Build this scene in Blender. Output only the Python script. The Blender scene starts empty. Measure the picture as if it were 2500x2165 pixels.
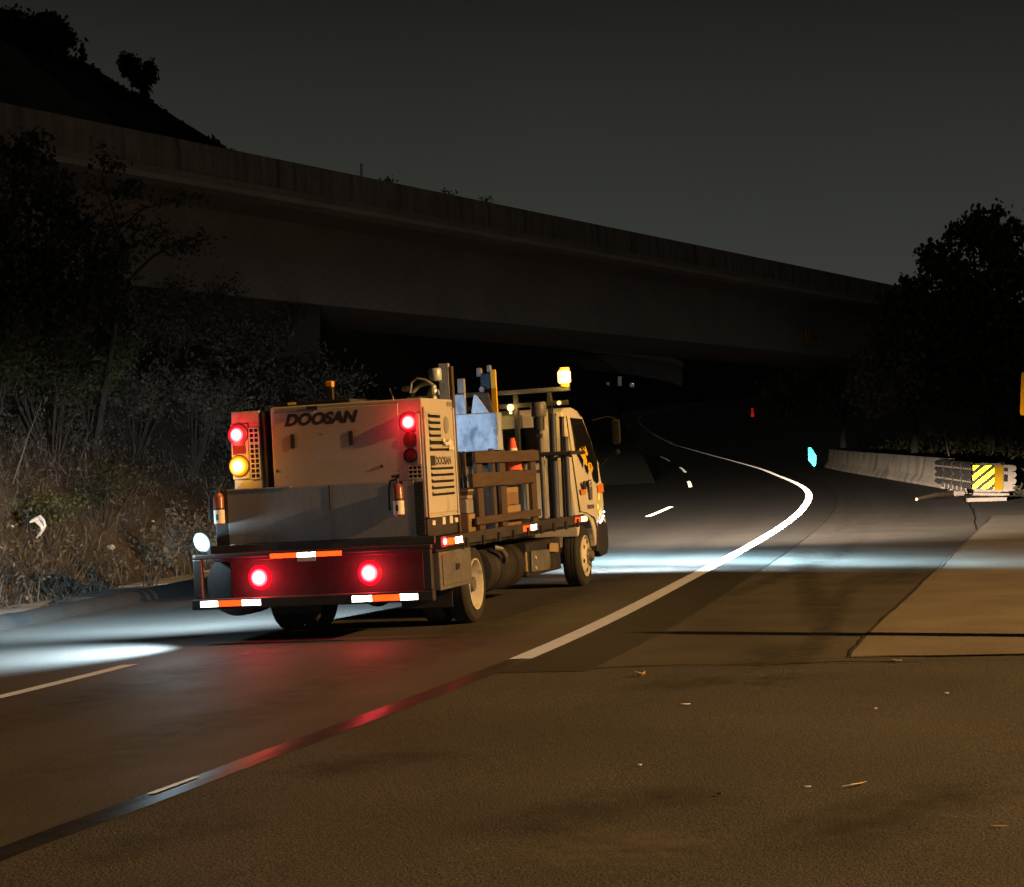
import bpy, bmesh, math, random
import numpy as np
from mathutils import Matrix, Vector

random.seed(7)
rng = np.random.default_rng(11)
scene = bpy.context.scene
col = scene.collection
R = math.radians

# ------------------------------------------------------------------ camera, sky, exposure
CAM_H = 1.85
cam_data = bpy.data.cameras.new('camera')
cam = bpy.data.objects.new('camera', cam_data)
col.objects.link(cam)
cam.location = (0, 0, CAM_H)
cam.rotation_euler = (R(90 - 0.143), 0, 0)
cam_data.lens = 72.0
cam_data.sensor_width = 36.0
cam_data.clip_end = 3000
scene.camera = cam
scene.view_settings.view_transform = 'Standard'
scene.view_settings.look = 'None'
scene.view_settings.exposure = 0.0
scene.view_settings.gamma = 1.0
scene.view_settings.use_curve_mapping = False
scene.cycles.use_denoising = True
scene.cycles.sample_clamp_indirect = 0.15
scene.cycles.max_bounces = 5
scene.cycles.caustics_reflective = False
scene.cycles.caustics_refractive = False

world = bpy.data.worlds.new('World')
scene.world = world
world.use_nodes = True
wn, wl = world.node_tree.nodes, world.node_tree.links
bg = wn['Background']
tc = wn.new('ShaderNodeTexCoord')
sep = wn.new('ShaderNodeSeparateXYZ')
wl.new(tc.outputs['Generated'], sep.inputs[0])
ramp = wn.new('ShaderNodeValToRGB')          # light-polluted night sky, paler towards the horizon
ramp.color_ramp.elements[0].position = 0.0
ramp.color_ramp.elements[0].color = (0.063, 0.063, 0.053, 1)
ramp.color_ramp.elements[1].position = 0.235
ramp.color_ramp.elements[1].color = (0.0088, 0.0094, 0.0076, 1)
e = ramp.color_ramp.elements.new(0.10)
e.color = (0.035, 0.037, 0.032, 1)
e = ramp.color_ramp.elements.new(1.0)
e.color = (0.006, 0.0065, 0.006, 1)
wl.new(sep.outputs['Z'], ramp.inputs[0])
skyn = wn.new('ShaderNodeTexNoise')             # thin uneven cloud over the whole sky
skyn.inputs['Scale'].default_value = 3.2
skyn.inputs['Detail'].default_value = 4
wl.new(tc.outputs['Generated'], skyn.inputs['Vector'])
skm = wn.new('ShaderNodeMapRange')
skm.inputs['To Min'].default_value = 0.78
skm.inputs['To Max'].default_value = 1.22
wl.new(skyn.outputs[0], skm.inputs[0])
skv = wn.new('ShaderNodeVectorMath')
skv.operation = 'SCALE'
wl.new(ramp.outputs[0], skv.inputs[0])
wl.new(skm.outputs[0], skv.inputs['Scale'])
wl.new(skv.outputs[0], bg.inputs[0])
bg.inputs[1].default_value = 1.0

SODIUM = (1.0, 0.53, 0.165)
COOL = (0.62, 0.88, 1.0)


def point_at(o, loc, target):
    o.location = loc
    d = Vector(target) - Vector(loc)
    o.rotation_euler = d.to_track_quat('-Z', 'Y').to_euler()


def spot(name, loc, target, power, color, angle, blend=0.3, radius=0.05, scale=None):
    l = bpy.data.lights.new(name, 'SPOT')
    l.energy = power
    l.color = color
    l.spot_size = R(angle)
    l.spot_blend = blend
    l.shadow_soft_size = radius
    o = bpy.data.objects.new(name, l)
    col.objects.link(o)
    point_at(o, loc, target)
    if scale:
        o.scale = scale
    return o


def bulb(name, loc, power, color, radius=0.04):
    l = bpy.data.lights.new(name, 'POINT')
    l.energy = power
    l.color = color
    l.shadow_soft_size = radius
    o = bpy.data.objects.new(name, l)
    col.objects.link(o)
    o.location = loc
    return o


# the sodium street lamp beside the shoulder (its post is built below)
LAMP = (21.2, 12.2, 10.5)
spot('street_lamp_light', LAMP, (20.7, 12.4, 0), 42000, SODIUM, 150, 0.12, 0.16)
# low beams of the vehicle the picture is taken from
for sx in (-0.55, 0.75):
    spot('car_low_beam', (sx, -0.9, 0.95), (sx + 0.6, 30, -0.35), 430, (1.0, 0.93, 0.84), 44, 0.5, 0.07, (1, 0.24, 1))

# ------------------------------------------------------------------ materials
MATS = {}


def new_mat(name):
    m = bpy.data.materials.new(name)
    m.use_nodes = True
    MATS[name] = m
    return m, m.node_tree.nodes, m.node_tree.links, m.node_tree.nodes['Principled BSDF']


def varied(n, l, colr, var, vscale, fvar, fscale, stretch=None, dirt=None):
    """colour modulated by a large and a fine noise in object space; returns colour socket, coord socket"""
    tcn = n.new('ShaderNodeTexCoord')
    co = tcn.outputs['Object']
    if stretch:
        mp = n.new('ShaderNodeMapping')
        mp.inputs['Scale'].default_value = stretch
        l.new(co, mp.inputs[0])
        co = mp.outputs[0]
    fac = None
    for sc, amp, det in ((vscale, var, 5), (fscale, fvar, 2)):
        if amp <= 0:
            continue
        t = n.new('ShaderNodeTexNoise')
        t.inputs['Scale'].default_value = sc
        t.inputs['Detail'].default_value = det
        l.new(co, t.inputs['Vector'])
        mr = n.new('ShaderNodeMapRange')
        mr.inputs['From Min'].default_value = 0.25
        mr.inputs['From Max'].default_value = 0.75
        mr.inputs['To Min'].default_value = 1 - amp
        mr.inputs['To Max'].default_value = 1 + amp
        l.new(t.outputs[0], mr.inputs[0])
        if fac is None:
            fac = mr.outputs[0]
        else:
            mm = n.new('ShaderNodeMath')
            mm.operation = 'MULTIPLY'
            l.new(fac, mm.inputs[0])
            l.new(mr.outputs[0], mm.inputs[1])
            fac = mm.outputs[0]
    vm = n.new('ShaderNodeVectorMath')
    vm.operation = 'SCALE'
    vm.inputs[0].default_value = colr
    if fac is not None:
        l.new(fac, vm.inputs['Scale'])
    else:
        vm.inputs['Scale'].default_value = 1
    out = vm.outputs[0]
    if dirt:
        dcol, dscale, lo, hi = dirt
        t = n.new('ShaderNodeTexNoise')
        t.inputs['Scale'].default_value = dscale
        t.inputs['Detail'].default_value = 7
        l.new(co, t.inputs['Vector'])
        mr = n.new('ShaderNodeMapRange')
        mr.inputs['From Min'].default_value = lo
        mr.inputs['From Max'].default_value = hi
        l.new(t.outputs[0], mr.inputs[0])
        mx = n.new('ShaderNodeMix')
        mx.data_type = 'RGBA'
        l.new(mr.outputs[0], mx.inputs[0])
        l.new(out, mx.inputs[6])
        mx.inputs[7].default_value = (*dcol, 1)
        out = mx.outputs[2]
    return out, co


def mat(name, colr, rough=0.6, metal=0.0, var=0.2, vscale=3.0, fvar=0.1, fscale=60.0, bump=0.0, bscale=120.0,
        stretch=None, dirt=None, spec=0.5):
    m, n, l, p = new_mat(name)
    c, co = varied(n, l, colr, var, vscale, fvar, fscale, stretch, dirt)
    l.new(c, p.inputs['Base Color'])
    p.inputs['Roughness'].default_value = rough
    p.inputs['Metallic'].default_value = metal
    p.inputs['Specular IOR Level'].default_value = spec
    if bump > 0:
        t = n.new('ShaderNodeTexNoise')
        t.inputs['Scale'].default_value = bscale
        t.inputs['Detail'].default_value = 3
        l.new(co, t.inputs['Vector'])
        b = n.new('ShaderNodeBump')
        b.inputs['Strength'].default_value = bump
        b.inputs['Distance'].default_value = 0.02
        l.new(t.outputs[0], b.inputs['Height'])
        l.new(b.outputs[0], p.inputs['Normal'])
    return m


def retro(name, colr, gain=0.9, rough=0.3, diffuse=1.0):
    """retroreflective sheeting / beaded paint: a lobe that returns light towards where it came from"""
    m, n, l, p = new_mat(name)
    n.remove(p)
    out = n['Material Output']
    c, co = varied(n, l, colr, 0.1, 9, 0.08, 70)
    d = n.new('ShaderNodeBsdfDiffuse')
    g = n.new('ShaderNodeBsdfGlossy')
    geo = n.new('ShaderNodeNewGeometry')
    sc = n.new('ShaderNodeVectorMath')
    sc.operation = 'SCALE'
    sc.inputs['Scale'].default_value = gain
    l.new(c, sc.inputs[0])
    dd = n.new('ShaderNodeVectorMath')
    dd.operation = 'SCALE'
    dd.inputs['Scale'].default_value = diffuse
    l.new(c, dd.inputs[0])
    l.new(dd.outputs[0], d.inputs['Color'])
    l.new(sc.outputs[0], g.inputs['Color'])
    g.inputs['Roughness'].default_value = rough
    l.new(geo.outputs['Incoming'], g.inputs['Normal'])
    a = n.new('ShaderNodeAddShader')
    l.new(d.outputs[0], a.inputs[0])
    l.new(g.outputs[0], a.inputs[1])
    l.new(a.outputs[0], out.inputs[0])
    return m


def glow(name, colr, strength):
    m, n, l, p = new_mat(name)
    p.inputs['Base Color'].default_value = (*colr, 1)
    p.inputs['Emission Color'].default_value = (*colr, 1)
    p.inputs['Emission Strength'].default_value = strength
    return m


def asphalt(name, base, warm=0.0, rough=0.6, stain=0.3, grain=0.45, stainscale=0.45, bump=0.35):
    m, n, l, p = new_mat(name)
    c, co = varied(n, l, base, stain, stainscale, grain, 55, None, None)
    # scattered pale aggregate
    v = n.new('ShaderNodeTexVoronoi')
    v.inputs['Scale'].default_value = 38
    l.new(co, v.inputs['Vector'])
    mr = n.new('ShaderNodeMapRange')
    mr.inputs['From Min'].default_value = 0.26
    mr.inputs['From Max'].default_value = 0.12
    l.new(v.outputs['Distance'], mr.inputs[0])
    wn_ = n.new('ShaderNodeTexWhiteNoise')
    wn_.noise_dimensions = '3D'
    l.new(v.outputs['Position'], wn_.inputs['Vector'])
    mr2 = n.new('ShaderNodeMapRange')
    mr2.inputs['From Min'].default_value = 0.72
    mr2.inputs['From Max'].default_value = 1.0
    l.new(wn_.outputs['Value'], mr2.inputs[0])
    mm = n.new('ShaderNodeMath')
    mm.operation = 'MULTIPLY'
    l.new(mr.outputs[0], mm.inputs[0])
    l.new(mr2.outputs[0], mm.inputs[1])
    mx = n.new('ShaderNodeMix')
    mx.data_type = 'RGBA'
    l.new(mm.outputs[0], mx.inputs[0])
    l.new(c, mx.inputs[6])
    k = 3.2
    mx.inputs[7].default_value = (base[0] * k, base[1] * k, base[2] * k, 1)
    l.new(mx.outputs[2], p.inputs['Base Color'])
    t2 = n.new('ShaderNodeTexNoise')
    t2.inputs['Scale'].default_value = 1.3
    t2.inputs['Detail'].default_value = 4
    l.new(co, t2.inputs['Vector'])
    mr3 = n.new('ShaderNodeMapRange')
    mr3.inputs['To Min'].default_value = rough - 0.12
    mr3.inputs['To Max'].default_value = rough + 0.12
    l.new(t2.outputs[0], mr3.inputs[0])
    l.new(mr3.outputs[0], p.inputs['Roughness'])
    t = n.new('ShaderNodeTexNoise')
    t.inputs['Scale'].default_value = 75
    t.inputs['Detail'].default_value = 3
    l.new(co, t.inputs['Vector'])
    b = n.new('ShaderNodeBump')
    b.inputs['Strength'].default_value = bump
    b.inputs['Distance'].default_value = 0.012
    l.new(t.outputs[0], b.inputs['Height'])
    l.new(b.outputs[0], p.inputs['Normal'])
    return m


ROAD = asphalt('road_asphalt', (0.058, 0.053, 0.049), rough=0.66, stain=0.25, grain=0.35, bump=0.3)
SHOULDER = asphalt('shoulder_asphalt', (0.043, 0.042, 0.0405), rough=0.75, stain=0.35, grain=0.85, bump=0.8)
PATCH = asphalt('patched_asphalt', (0.046, 0.042, 0.037), rough=0.75, stain=0.42, grain=0.4, stainscale=0.8)
DARKSTRIP = asphalt('dark_asphalt', (0.017, 0.016, 0.015), rough=0.7, stain=0.25, grain=0.3)
PAD = asphalt('old_concrete', (0.115, 0.102, 0.084), rough=0.85, stain=0.3, grain=0.25, stainscale=0.9, bump=0.2)
SEAL = mat('tar_seal', (0.02, 0.019, 0.02), 0.36, var=0.5, vscale=5, fvar=0.3, fscale=30, bump=0.04, bscale=40)
CRACK = mat('crack_filler', (0.012, 0.011, 0.01), 0.8)
LINE = retro('road_paint', (0.36, 0.358, 0.345), 0.6, 0.45)
KERBM = mat('kerb_asphalt', (0.013, 0.0125, 0.013), 0.85, var=0.3, bump=0.5, bscale=30)
APRON = mat('apron_concrete', (0.42, 0.42, 0.41), 0.85, var=0.25, vscale=1.5, fvar=0.2, fscale=40, bump=0.3, dirt=((0.08, 0.07, 0.06), 1.6, 0.5, 0.75))
SOIL = mat('dry_soil', (0.075, 0.064, 0.053), 0.95, var=0.4, vscale=1.2, fvar=0.4, fscale=22, bump=1.0, bscale=12)
HILLM = mat('hill_scrub', (0.025, 0.027, 0.02), 1.0, var=0.4, vscale=0.3, fvar=0.3, fscale=3)
CONC = mat('bridge_concrete', (0.43, 0.365, 0.335), 0.9, var=0.18, vscale=0.5, fvar=0.12, fscale=9, bump=0.2, bscale=20)
CONCDIRT = mat('stained_concrete', (0.36, 0.31, 0.285), 0.9, var=0.2, vscale=0.6, fvar=0.3, fscale=6, stretch=(2.2, 2.2, 0.25),
               dirt=((0.05, 0.045, 0.042), 1.5, 0.48, 0.8))
LIPC = mat('pale_concrete', (0.62, 0.54, 0.5), 0.9, var=0.15, vscale=0.6, fvar=0.1, fscale=9)
ABUT = mat('shaded_concrete', (0.1, 0.088, 0.08), 0.9, var=0.35, vscale=0.7, fvar=0.2, fscale=8)  # darker copy of the bridge concrete, shade under the deck put into its colour
BARR = mat('barrier_concrete', (0.56, 0.51, 0.44), 0.9, var=0.22, vscale=0.6, fvar=0.15, fscale=12, bump=0.25, bscale=25,
           dirt=((0.1, 0.095, 0.09), 0.9, 0.52, 0.75))
WHITE = mat('white_paint', (0.62, 0.59, 0.53), 0.42, var=0.08, vscale=2, fvar=0.06, fscale=25, dirt=((0.24, 0.2, 0.16), 2.6, 0.58, 0.9))
BEIGE = mat('beige_enclosure', (0.50, 0.46, 0.40), 0.5, var=0.1, vscale=1.6, fvar=0.06, fscale=25, dirt=((0.2, 0.16, 0.13), 3.2, 0.6, 0.85))
GREYP = mat('grey_plate', (0.3, 0.285, 0.28), 0.5, metal=0.2, var=0.2, vscale=2.2, fvar=0.1, fscale=30, stretch=(1, 1, 0.3), dirt=((0.12, 0.1, 0.09), 3, 0.55, 0.85))
BLACK = mat('black_steel', (0.022, 0.02, 0.02), 0.55, var=0.3, vscale=4, fvar=0.3, fscale=40, dirt=((0.06, 0.045, 0.035), 4, 0.55, 0.8))
DARKRED = mat('dark_underbody', (0.045, 0.038, 0.037), 0.5, var=0.35, vscale=3, fvar=0.2, fscale=30)
UNDER = mat('near_black_panel', (0.02, 0.016, 0.016), 0.7, var=0.4, vscale=3, fvar=0.3, fscale=20)  # near black, darker than the frame round it
VOID = mat('dark_opening', (0.006, 0.005, 0.005), 0.9, var=0, fvar=0)  # near black that stands in for shade inside openings; also on the mirrors
RUBBER = mat('tyre_rubber', (0.022, 0.021, 0.02), 0.8, var=0.2, fvar=0.2, bump=0.2)
RIM = mat('rim_steel', (0.6, 0.56, 0.47), 0.45, var=0.15, vscale=4, dirt=((0.12, 0.09, 0.06), 7, 0.58, 0.85))
STEEL = mat('galvanised_steel', (0.55, 0.58, 0.62), 0.42, metal=0.6, var=0.25, vscale=5, fvar=0.15, fscale=30)
GALV = mat('galvanised_sheet', (0.5, 0.58, 0.68), 0.5, metal=0.25, var=0.3, vscale=7, fvar=0.15, fscale=35, stretch=(1, 1, 0.45), dirt=((0.16, 0.19, 0.24), 9, 0.52, 0.72))
GREYPIPE = mat('grey_pipe', (0.055, 0.062, 0.095), 0.5, metal=0.0, var=0.3, vscale=6, stretch=(1, 1, 0.2))
DARKPIPE = mat('dark_pipe', (0.02, 0.02, 0.024), 0.5, metal=0.0, var=0.3, vscale=6)
WOOD = mat('weathered_wood', (0.07, 0.045, 0.03), 0.8, var=0.3, vscale=3, fvar=0.25, fscale=25, stretch=(8, 0.7, 8), bump=0.2, bscale=30)
WOODV = mat('weathered_stake', (0.07, 0.046, 0.03), 0.8, var=0.3, vscale=3, fvar=0.25, fscale=25, stretch=(8, 8, 0.7), bump=0.2, bscale=30)
CARD = mat('cardboard', (0.2, 0.125, 0.065), 0.85, var=0.12, fvar=0.06)
CARDL = mat('cardboard_label', (0.3, 0.21, 0.11), 0.8, var=0.1, fvar=0.06)
GLASS = mat('dark_glass', (0.01, 0.01, 0.012), 0.08, var=0, fvar=0)
YELLOW = mat('yellow_board_reflection', (0.85, 0.52, 0.03), 0.5, var=0.1, fvar=0.05)  # yellow of the board, and of reflections painted on the door glass
ORANGE = mat('orange_decal', (0.75, 0.22, 0.04), 0.45, var=0.1, fvar=0.05)
INK = mat('black_print', (0.03, 0.025, 0.025), 0.6, var=0.2, fvar=0.1)
BADGE = mat('grey_badge', (0.12, 0.12, 0.14), 0.5, var=0.3, vscale=30)
EXTRED = mat('extinguisher_red', (0.24, 0.075, 0.05), 0.3, var=0.1, fvar=0.05)
LABELW = mat('white_label', (0.72, 0.68, 0.6), 0.6, var=0.12, vscale=14, fvar=0.1)
CONEO = retro('cone_orange', (0.9, 0.16, 0.08), 0.03, 0.4)
CONEW = retro('cone_collar', (0.8, 0.8, 0.82), 0.06, 0.4)
TAPEW = retro('tape_white', (0.95, 0.95, 0.93), 5.0, 0.30)
TAPER = retro('tape_red', (1.0, 0.065, 0.008), 2.0, 0.30)
SIGNY = retro('sign_yellow', (0.62, 0.45, 0.012), 1.6, 0.4)
SIGNYD = retro('sign_yellow_plain', (0.36, 0.21, 0.01), 0.005, 0.45)
SIGNCH = retro('sign_chevron_yellow', (0.85, 0.52, 0.02), 1.0, 0.4)
SIGNOLD = mat('sign_faded', (0.6, 0.3, 0.03), 0.7, var=0.3, vscale=6)
TEAL = retro('teal_reflector', (0.015, 0.17, 0.22), 2.0, 0.3)
REDREFL = retro('red_reflector', (0.8, 0.03, 0.02), 2.5, 0.3)
AMBREFL = retro('amber_reflector', (1.0, 0.75, 0.03), 0.9, 0.3)
WHITEREFL = retro('white_reflector', (0.8, 0.8, 0.78), 2.0, 0.3)
HOTRED = glow('lit_red_core', (1.0, 0.60, 0.60), 2.0)
REDHALO = glow('lit_red_halo', (1.0, 0.010, 0.04), 0.85)
DIMRED = glow('dim_red_halo', (1.0, 0.008, 0.03), 0.33)
REDS = [HOTRED, glow('pink_hot_lens', (1.0, 0.20, 0.24), 1.5), REDHALO, DIMRED]  # core, then rings whose emission imitates the halo
AMBERS = [glow('amber_white_core', (1.0, 0.88, 0.5), 2.0), glow('amber_hot_lens', (1.0, 0.72, 0.16), 1.5), glow('amber_mid_halo', (1.0, 0.5, 0.02), 0.85), glow('amber_dim_halo', (1.0, 0.38, 0.01), 0.35)]
DULLRED = mat('unlit_red_lens', (0.16, 0.03, 0.025), 0.25, var=0.1, fvar=0)
HOTAMB = glow('lit_amber_core', (1.0, 0.76, 0.30), 1.7)
AMBLENS = glow('lit_amber_lens', (1.0, 0.42, 0.01), 0.7)
HOTCOOL = glow('lit_flood', (0.85, 0.97, 1.0), 14.0)
HOTBEACON = glow('lit_beacon', (1.0, 0.74, 0.30), 2.0)
AMBGLASS = glow('beacon_dome', (1.0, 0.5, 0.03), 0.35)
AMBHOUSE = mat('amber_housing', (0.8, 0.36, 0.04), 0.4, var=0.1, fvar=0)
SODHEAD = glow('sodium_lens', SODIUM, 20)
CREAMPIPE = mat('cream_pole', (0.36, 0.27, 0.17), 0.6, var=0.15)
DARKMETAL = mat('weathered_beam', (0.15, 0.145, 0.14), 0.55, metal=0.3, var=0.25, vscale=3, fvar=0.2, fscale=20)
PALE = mat('pale_frame', (0.25, 0.215, 0.19), 0.6, var=0.15, vscale=5)
BAG = mat('plastic_bag', (0.7, 0.68, 0.66), 0.5, var=0.15, vscale=8)
LEAFY = mat('fallen_leaf', (0.45, 0.29, 0.1), 0.7, var=0.2)
BARK = mat('bark', (0.06, 0.05, 0.042), 0.9, var=0.3, vscale=6, bump=0.4, bscale=30)
TWIG = mat('dry_twig', (0.2, 0.165, 0.125), 0.85, var=0.3, vscale=2)


def foliage(name, a, b, scale=2.0, rough=0.6):
    m, n, l, p = new_mat(name)
    tcn = n.new('ShaderNodeTexCoord')
    t = n.new('ShaderNodeTexNoise')
    t.inputs['Scale'].default_value = scale
    t.inputs['Detail'].default_value = 6
    l.new(tcn.outputs['Object'], t.inputs['Vector'])
    r_ = n.new('ShaderNodeValToRGB')
    r_.color_ramp.elements[0].position = 0.35
    r_.color_ramp.elements[1].position = 0.66
    r_.color_ramp.elements[0].color = (*a, 1)
    r_.color_ramp.elements[1].color = (*b, 1)
    l.new(t.outputs[0], r_.inputs[0])
    l.new(r_.outputs[0], p.inputs['Base Color'])
    p.inputs['Roughness'].default_value = rough
    return m


LEAF_OLIVE = foliage('leaf_olive', (0.05, 0.06, 0.022), (0.12, 0.13, 0.05))
LEAF_GREY = foliage('leaf_grey', (0.06, 0.055, 0.042), (0.165, 0.15, 0.12))
LEAF_DARK = foliage('leaf_dark', (0.03, 0.035, 0.015), (0.07, 0.065, 0.03))
LEAF_RIGHT = foliage('leaf_warm', (0.07, 0.06, 0.03), (0.2, 0.17, 0.09))
STRAW = foliage('dry_grass', (0.07, 0.06, 0.05), (0.19, 0.17, 0.145), 3.0, 0.8)


# ------------------------------------------------------------------ mesh helpers
class B:
    """collects shapes; build() links them as ONE mesh object"""

    def __init__(s):
        s.v, s.f, s.m = [], [], []
        s.cur = 0

    def add(s, vs, fs):
        o = len(s.v)
        s.v += [tuple(p) for p in vs]
        s.f += [tuple(i + o for i in q) for q in fs]
        s.m += [s.cur] * len(fs)
        return s

    def box(s, x0, x1, y0, y1, z0, z1):
        return s.add([(x0, y0, z0), (x1, y0, z0), (x1, y1, z0), (x0, y1, z0), (x0, y0, z1), (x1, y0, z1), (x1, y1, z1), (x0, y1, z1)],
                     [(0, 3, 2, 1), (4, 5, 6, 7), (0, 1, 5, 4), (1, 2, 6, 5), (2, 3, 7, 6), (3, 0, 4, 7)])

    def cyl(s, p0, p1, r0, r1=None, n=14, caps=True):
        r1 = r0 if r1 is None else r1
        p0, p1 = Vector(p0), Vector(p1)
        a = (p1 - p0).normalized()
        u = a.orthogonal().normalized()
        w = a.cross(u)
        vs = []
        for p, r in ((p0, r0), (p1, r1)):
            for i in range(n):
                t = 2 * math.pi * i / n
                vs.append(p + (u * math.cos(t) + w * math.sin(t)) * r)
        fs = [(i, (i + 1) % n, n + (i + 1) % n, n + i) for i in range(n)]
        if caps:
            fs += [tuple(range(n - 1, -1, -1)), tuple(range(n, 2 * n))]
        return s.add(vs, fs)

    def tube(s, pts, rad, n=8):
        pts = [Vector(p) for p in pts]
        rads = rad if isinstance(rad, (list, tuple)) else [rad] * len(pts)
        rings = []
        u = None
        for i, p in enumerate(pts):
            a = (pts[min(i + 1, len(pts) - 1)] - pts[max(i - 1, 0)]).normalized()
            u = a.orthogonal().normalized() if u is None else (u - a * u.dot(a)).normalized()
            w = a.cross(u)
            rings.append([p + (u * math.cos(2 * math.pi * k / n) + w * math.sin(2 * math.pi * k / n)) * rads[i] for k in range(n)])
        vs = [q for r_ in rings for q in r_]
        fs = []
        for i in range(len(rings) - 1):
            for k in range(n):
                fs.append((i * n + k, i * n + (k + 1) % n, (i + 1) * n + (k + 1) % n, (i + 1) * n + k))
        fs += [tuple(range(n - 1, -1, -1)), tuple(range((len(rings) - 1) * n, len(rings) * n))]
        return s.add(vs, fs)

    def lathe(s, c, axis, prof, n=32, closed=False):
        """prof: (along axis, radius)"""
        c, a = Vector(c), Vector(axis).normalized()
        u = a.orthogonal().normalized()
        w = a.cross(u)
        vs = []
        for (t, r) in prof:
            for k in range(n):
                th = 2 * math.pi * k / n
                vs.append(c + a * t + (u * math.cos(th) + w * math.sin(th)) * max(r, 1e-4))
        fs = []
        m = len(prof)
        for i in range(m if closed else m - 1):
            j = (i + 1) % m
            for k in range(n):
                fs.append((i * n + k, i * n + (k + 1) % n, j * n + (k + 1) % n, j * n + k))
        return s.add(vs, fs)

    def prism(s, outline, vec):
        """outline: 3-D points of a planar polygon; extruded by vec"""
        n = len(outline)
        o = [Vector(p) for p in outline]
        v = Vector(vec)
        vs = o + [p + v for p in o]
        fs = [tuple(range(n - 1, -1, -1)), tuple(range(n, 2 * n))] + [(i, (i + 1) % n, n + (i + 1) % n, n + i) for i in range(n)]
        return s.add(vs, fs)

    def ball(s, c, r, sc=(1, 1, 1), n=10):
        vs, fs = [], []
        for i in range(n + 1):
            ph = math.pi * i / n
            for k in range(2 * n):
                th = math.pi * k / n
                vs.append((c[0] + r * sc[0] * math.sin(ph) * math.cos(th), c[1] + r * sc[1] * math.sin(ph) * math.sin(th), c[2] + r * sc[2] * math.cos(ph)))
        for i in range(n):
            for k in range(2 * n):
                fs.append((i * 2 * n + k, (i + 1) * 2 * n + k, (i + 1) * 2 * n + (k + 1) % (2 * n), i * 2 * n + (k + 1) % (2 * n)))
        return s.add(vs, fs)

    def build(s, name, mats, parent=None, bevel=0.0, smooth=False, jitter=0.0):
        mats = mats if isinstance(mats, (list, tuple)) else [mats]
        off = ORG.get(parent.name, Vector()) if parent else Vector()
        me = bpy.data.meshes.new(name)
        me.from_pydata([tuple(Vector(p) - off) for p in s.v], [], s.f)
        for m in mats:
            me.materials.append(m)
        if len(mats) > 1:
            me.polygons.foreach_set('material_index', s.m)
        bm = bmesh.new()
        bm.from_mesh(me)
        if smooth:
            bmesh.ops.remove_doubles(bm, verts=bm.verts, dist=1e-5)
        bmesh.ops.recalc_face_normals(bm, faces=bm.faces)
        if bevel > 0:
            es = [e_ for e_ in bm.edges if len(e_.link_faces) == 2 and e_.calc_face_angle(0) > 0.6]
            bmesh.ops.bevel(bm, geom=es, offset=bevel, segments=2, affect='EDGES', profile=0.5, clamp_overlap=True)
        if jitter:
            for v in bm.verts:
                v.co += Vector((random.uniform(-jitter, jitter), random.uniform(-jitter, jitter), random.uniform(-jitter, jitter)))
        bm.to_mesh(me)
        bm.free()
        if smooth:
            me.polygons.foreach_set('use_smooth', [True] * len(me.polygons))
            me.set_sharp_from_angle(angle=R(35))
        o = bpy.data.objects.new(name, me)
        col.objects.link(o)
        if parent:
            o.parent = parent
            if parent.name in ORG:
                ORG[o.name] = off
        return o


ORG = {}          # name of a parent -> origin its children's coordinates are taken from


def tag(o, label=None, cat=None, group=None, kind=None):
    if label:
        o['label'] = label
    if cat:
        o['category'] = cat
    if group:
        o['group'] = group
    if kind:
        o['kind'] = kind
    return o


def thing(name, label, cat, loc=(0, 0, 0), group=None, frame=None):
    """an Empty at the thing's base; children coordinates are given in the same frame as loc"""
    o = bpy.data.objects.new(name, None)
    o.empty_display_size = 0.2
    col.objects.link(o)
    o.matrix_world = (frame or Matrix()) @ Matrix.Translation(loc)
    ORG[o.name] = Vector(loc)
    return tag(o, label, cat, group)


def solo(o, frame, loc):
    """puts a mesh built in a frame's coordinates at its own origin loc in that frame"""
    o.data.transform(Matrix.Translation(-Vector(loc)))
    o.matrix_world = frame @ Matrix.Translation(loc)
    return o


def text_mesh(name, body, size, m, parent, origin, xdir, updir, shear=0.0, fat=0.0, depth=0.002, xscale=1.0):
    cu = bpy.data.curves.new(name, 'FONT')
    cu.body = body
    cu.size = size
    cu.shear = shear
    cu.offset = fat
    cu.extrude = depth
    cu.align_x = 'CENTER'
    cu.align_y = 'CENTER'
    tmp = bpy.data.objects.new(name, cu)
    col.objects.link(tmp)
    me = bpy.data.meshes.new_from_object(tmp, depsgraph=bpy.context.evaluated_depsgraph_get())
    bpy.data.objects.remove(tmp)
    bpy.data.curves.remove(cu)
    me.name = name
    me.materials.clear()
    me.materials.append(m)
    x, y = Vector(xdir).normalized(), Vector(updir).normalized()
    z = x.cross(y)
    M = Matrix(((x.x * xscale, y.x, z.x, origin[0]), (x.y * xscale, y.y, z.y, origin[1]), (x.z * xscale, y.z, z.z, origin[2]), (0, 0, 0, 1)))
    me.transform(M)
    if parent and parent.name in ORG:
        me.transform(Matrix.Translation(-ORG[parent.name]))
    o = bpy.data.objects.new(name, me)
    col.objects.link(o)
    o.parent = parent
    return o


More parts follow.
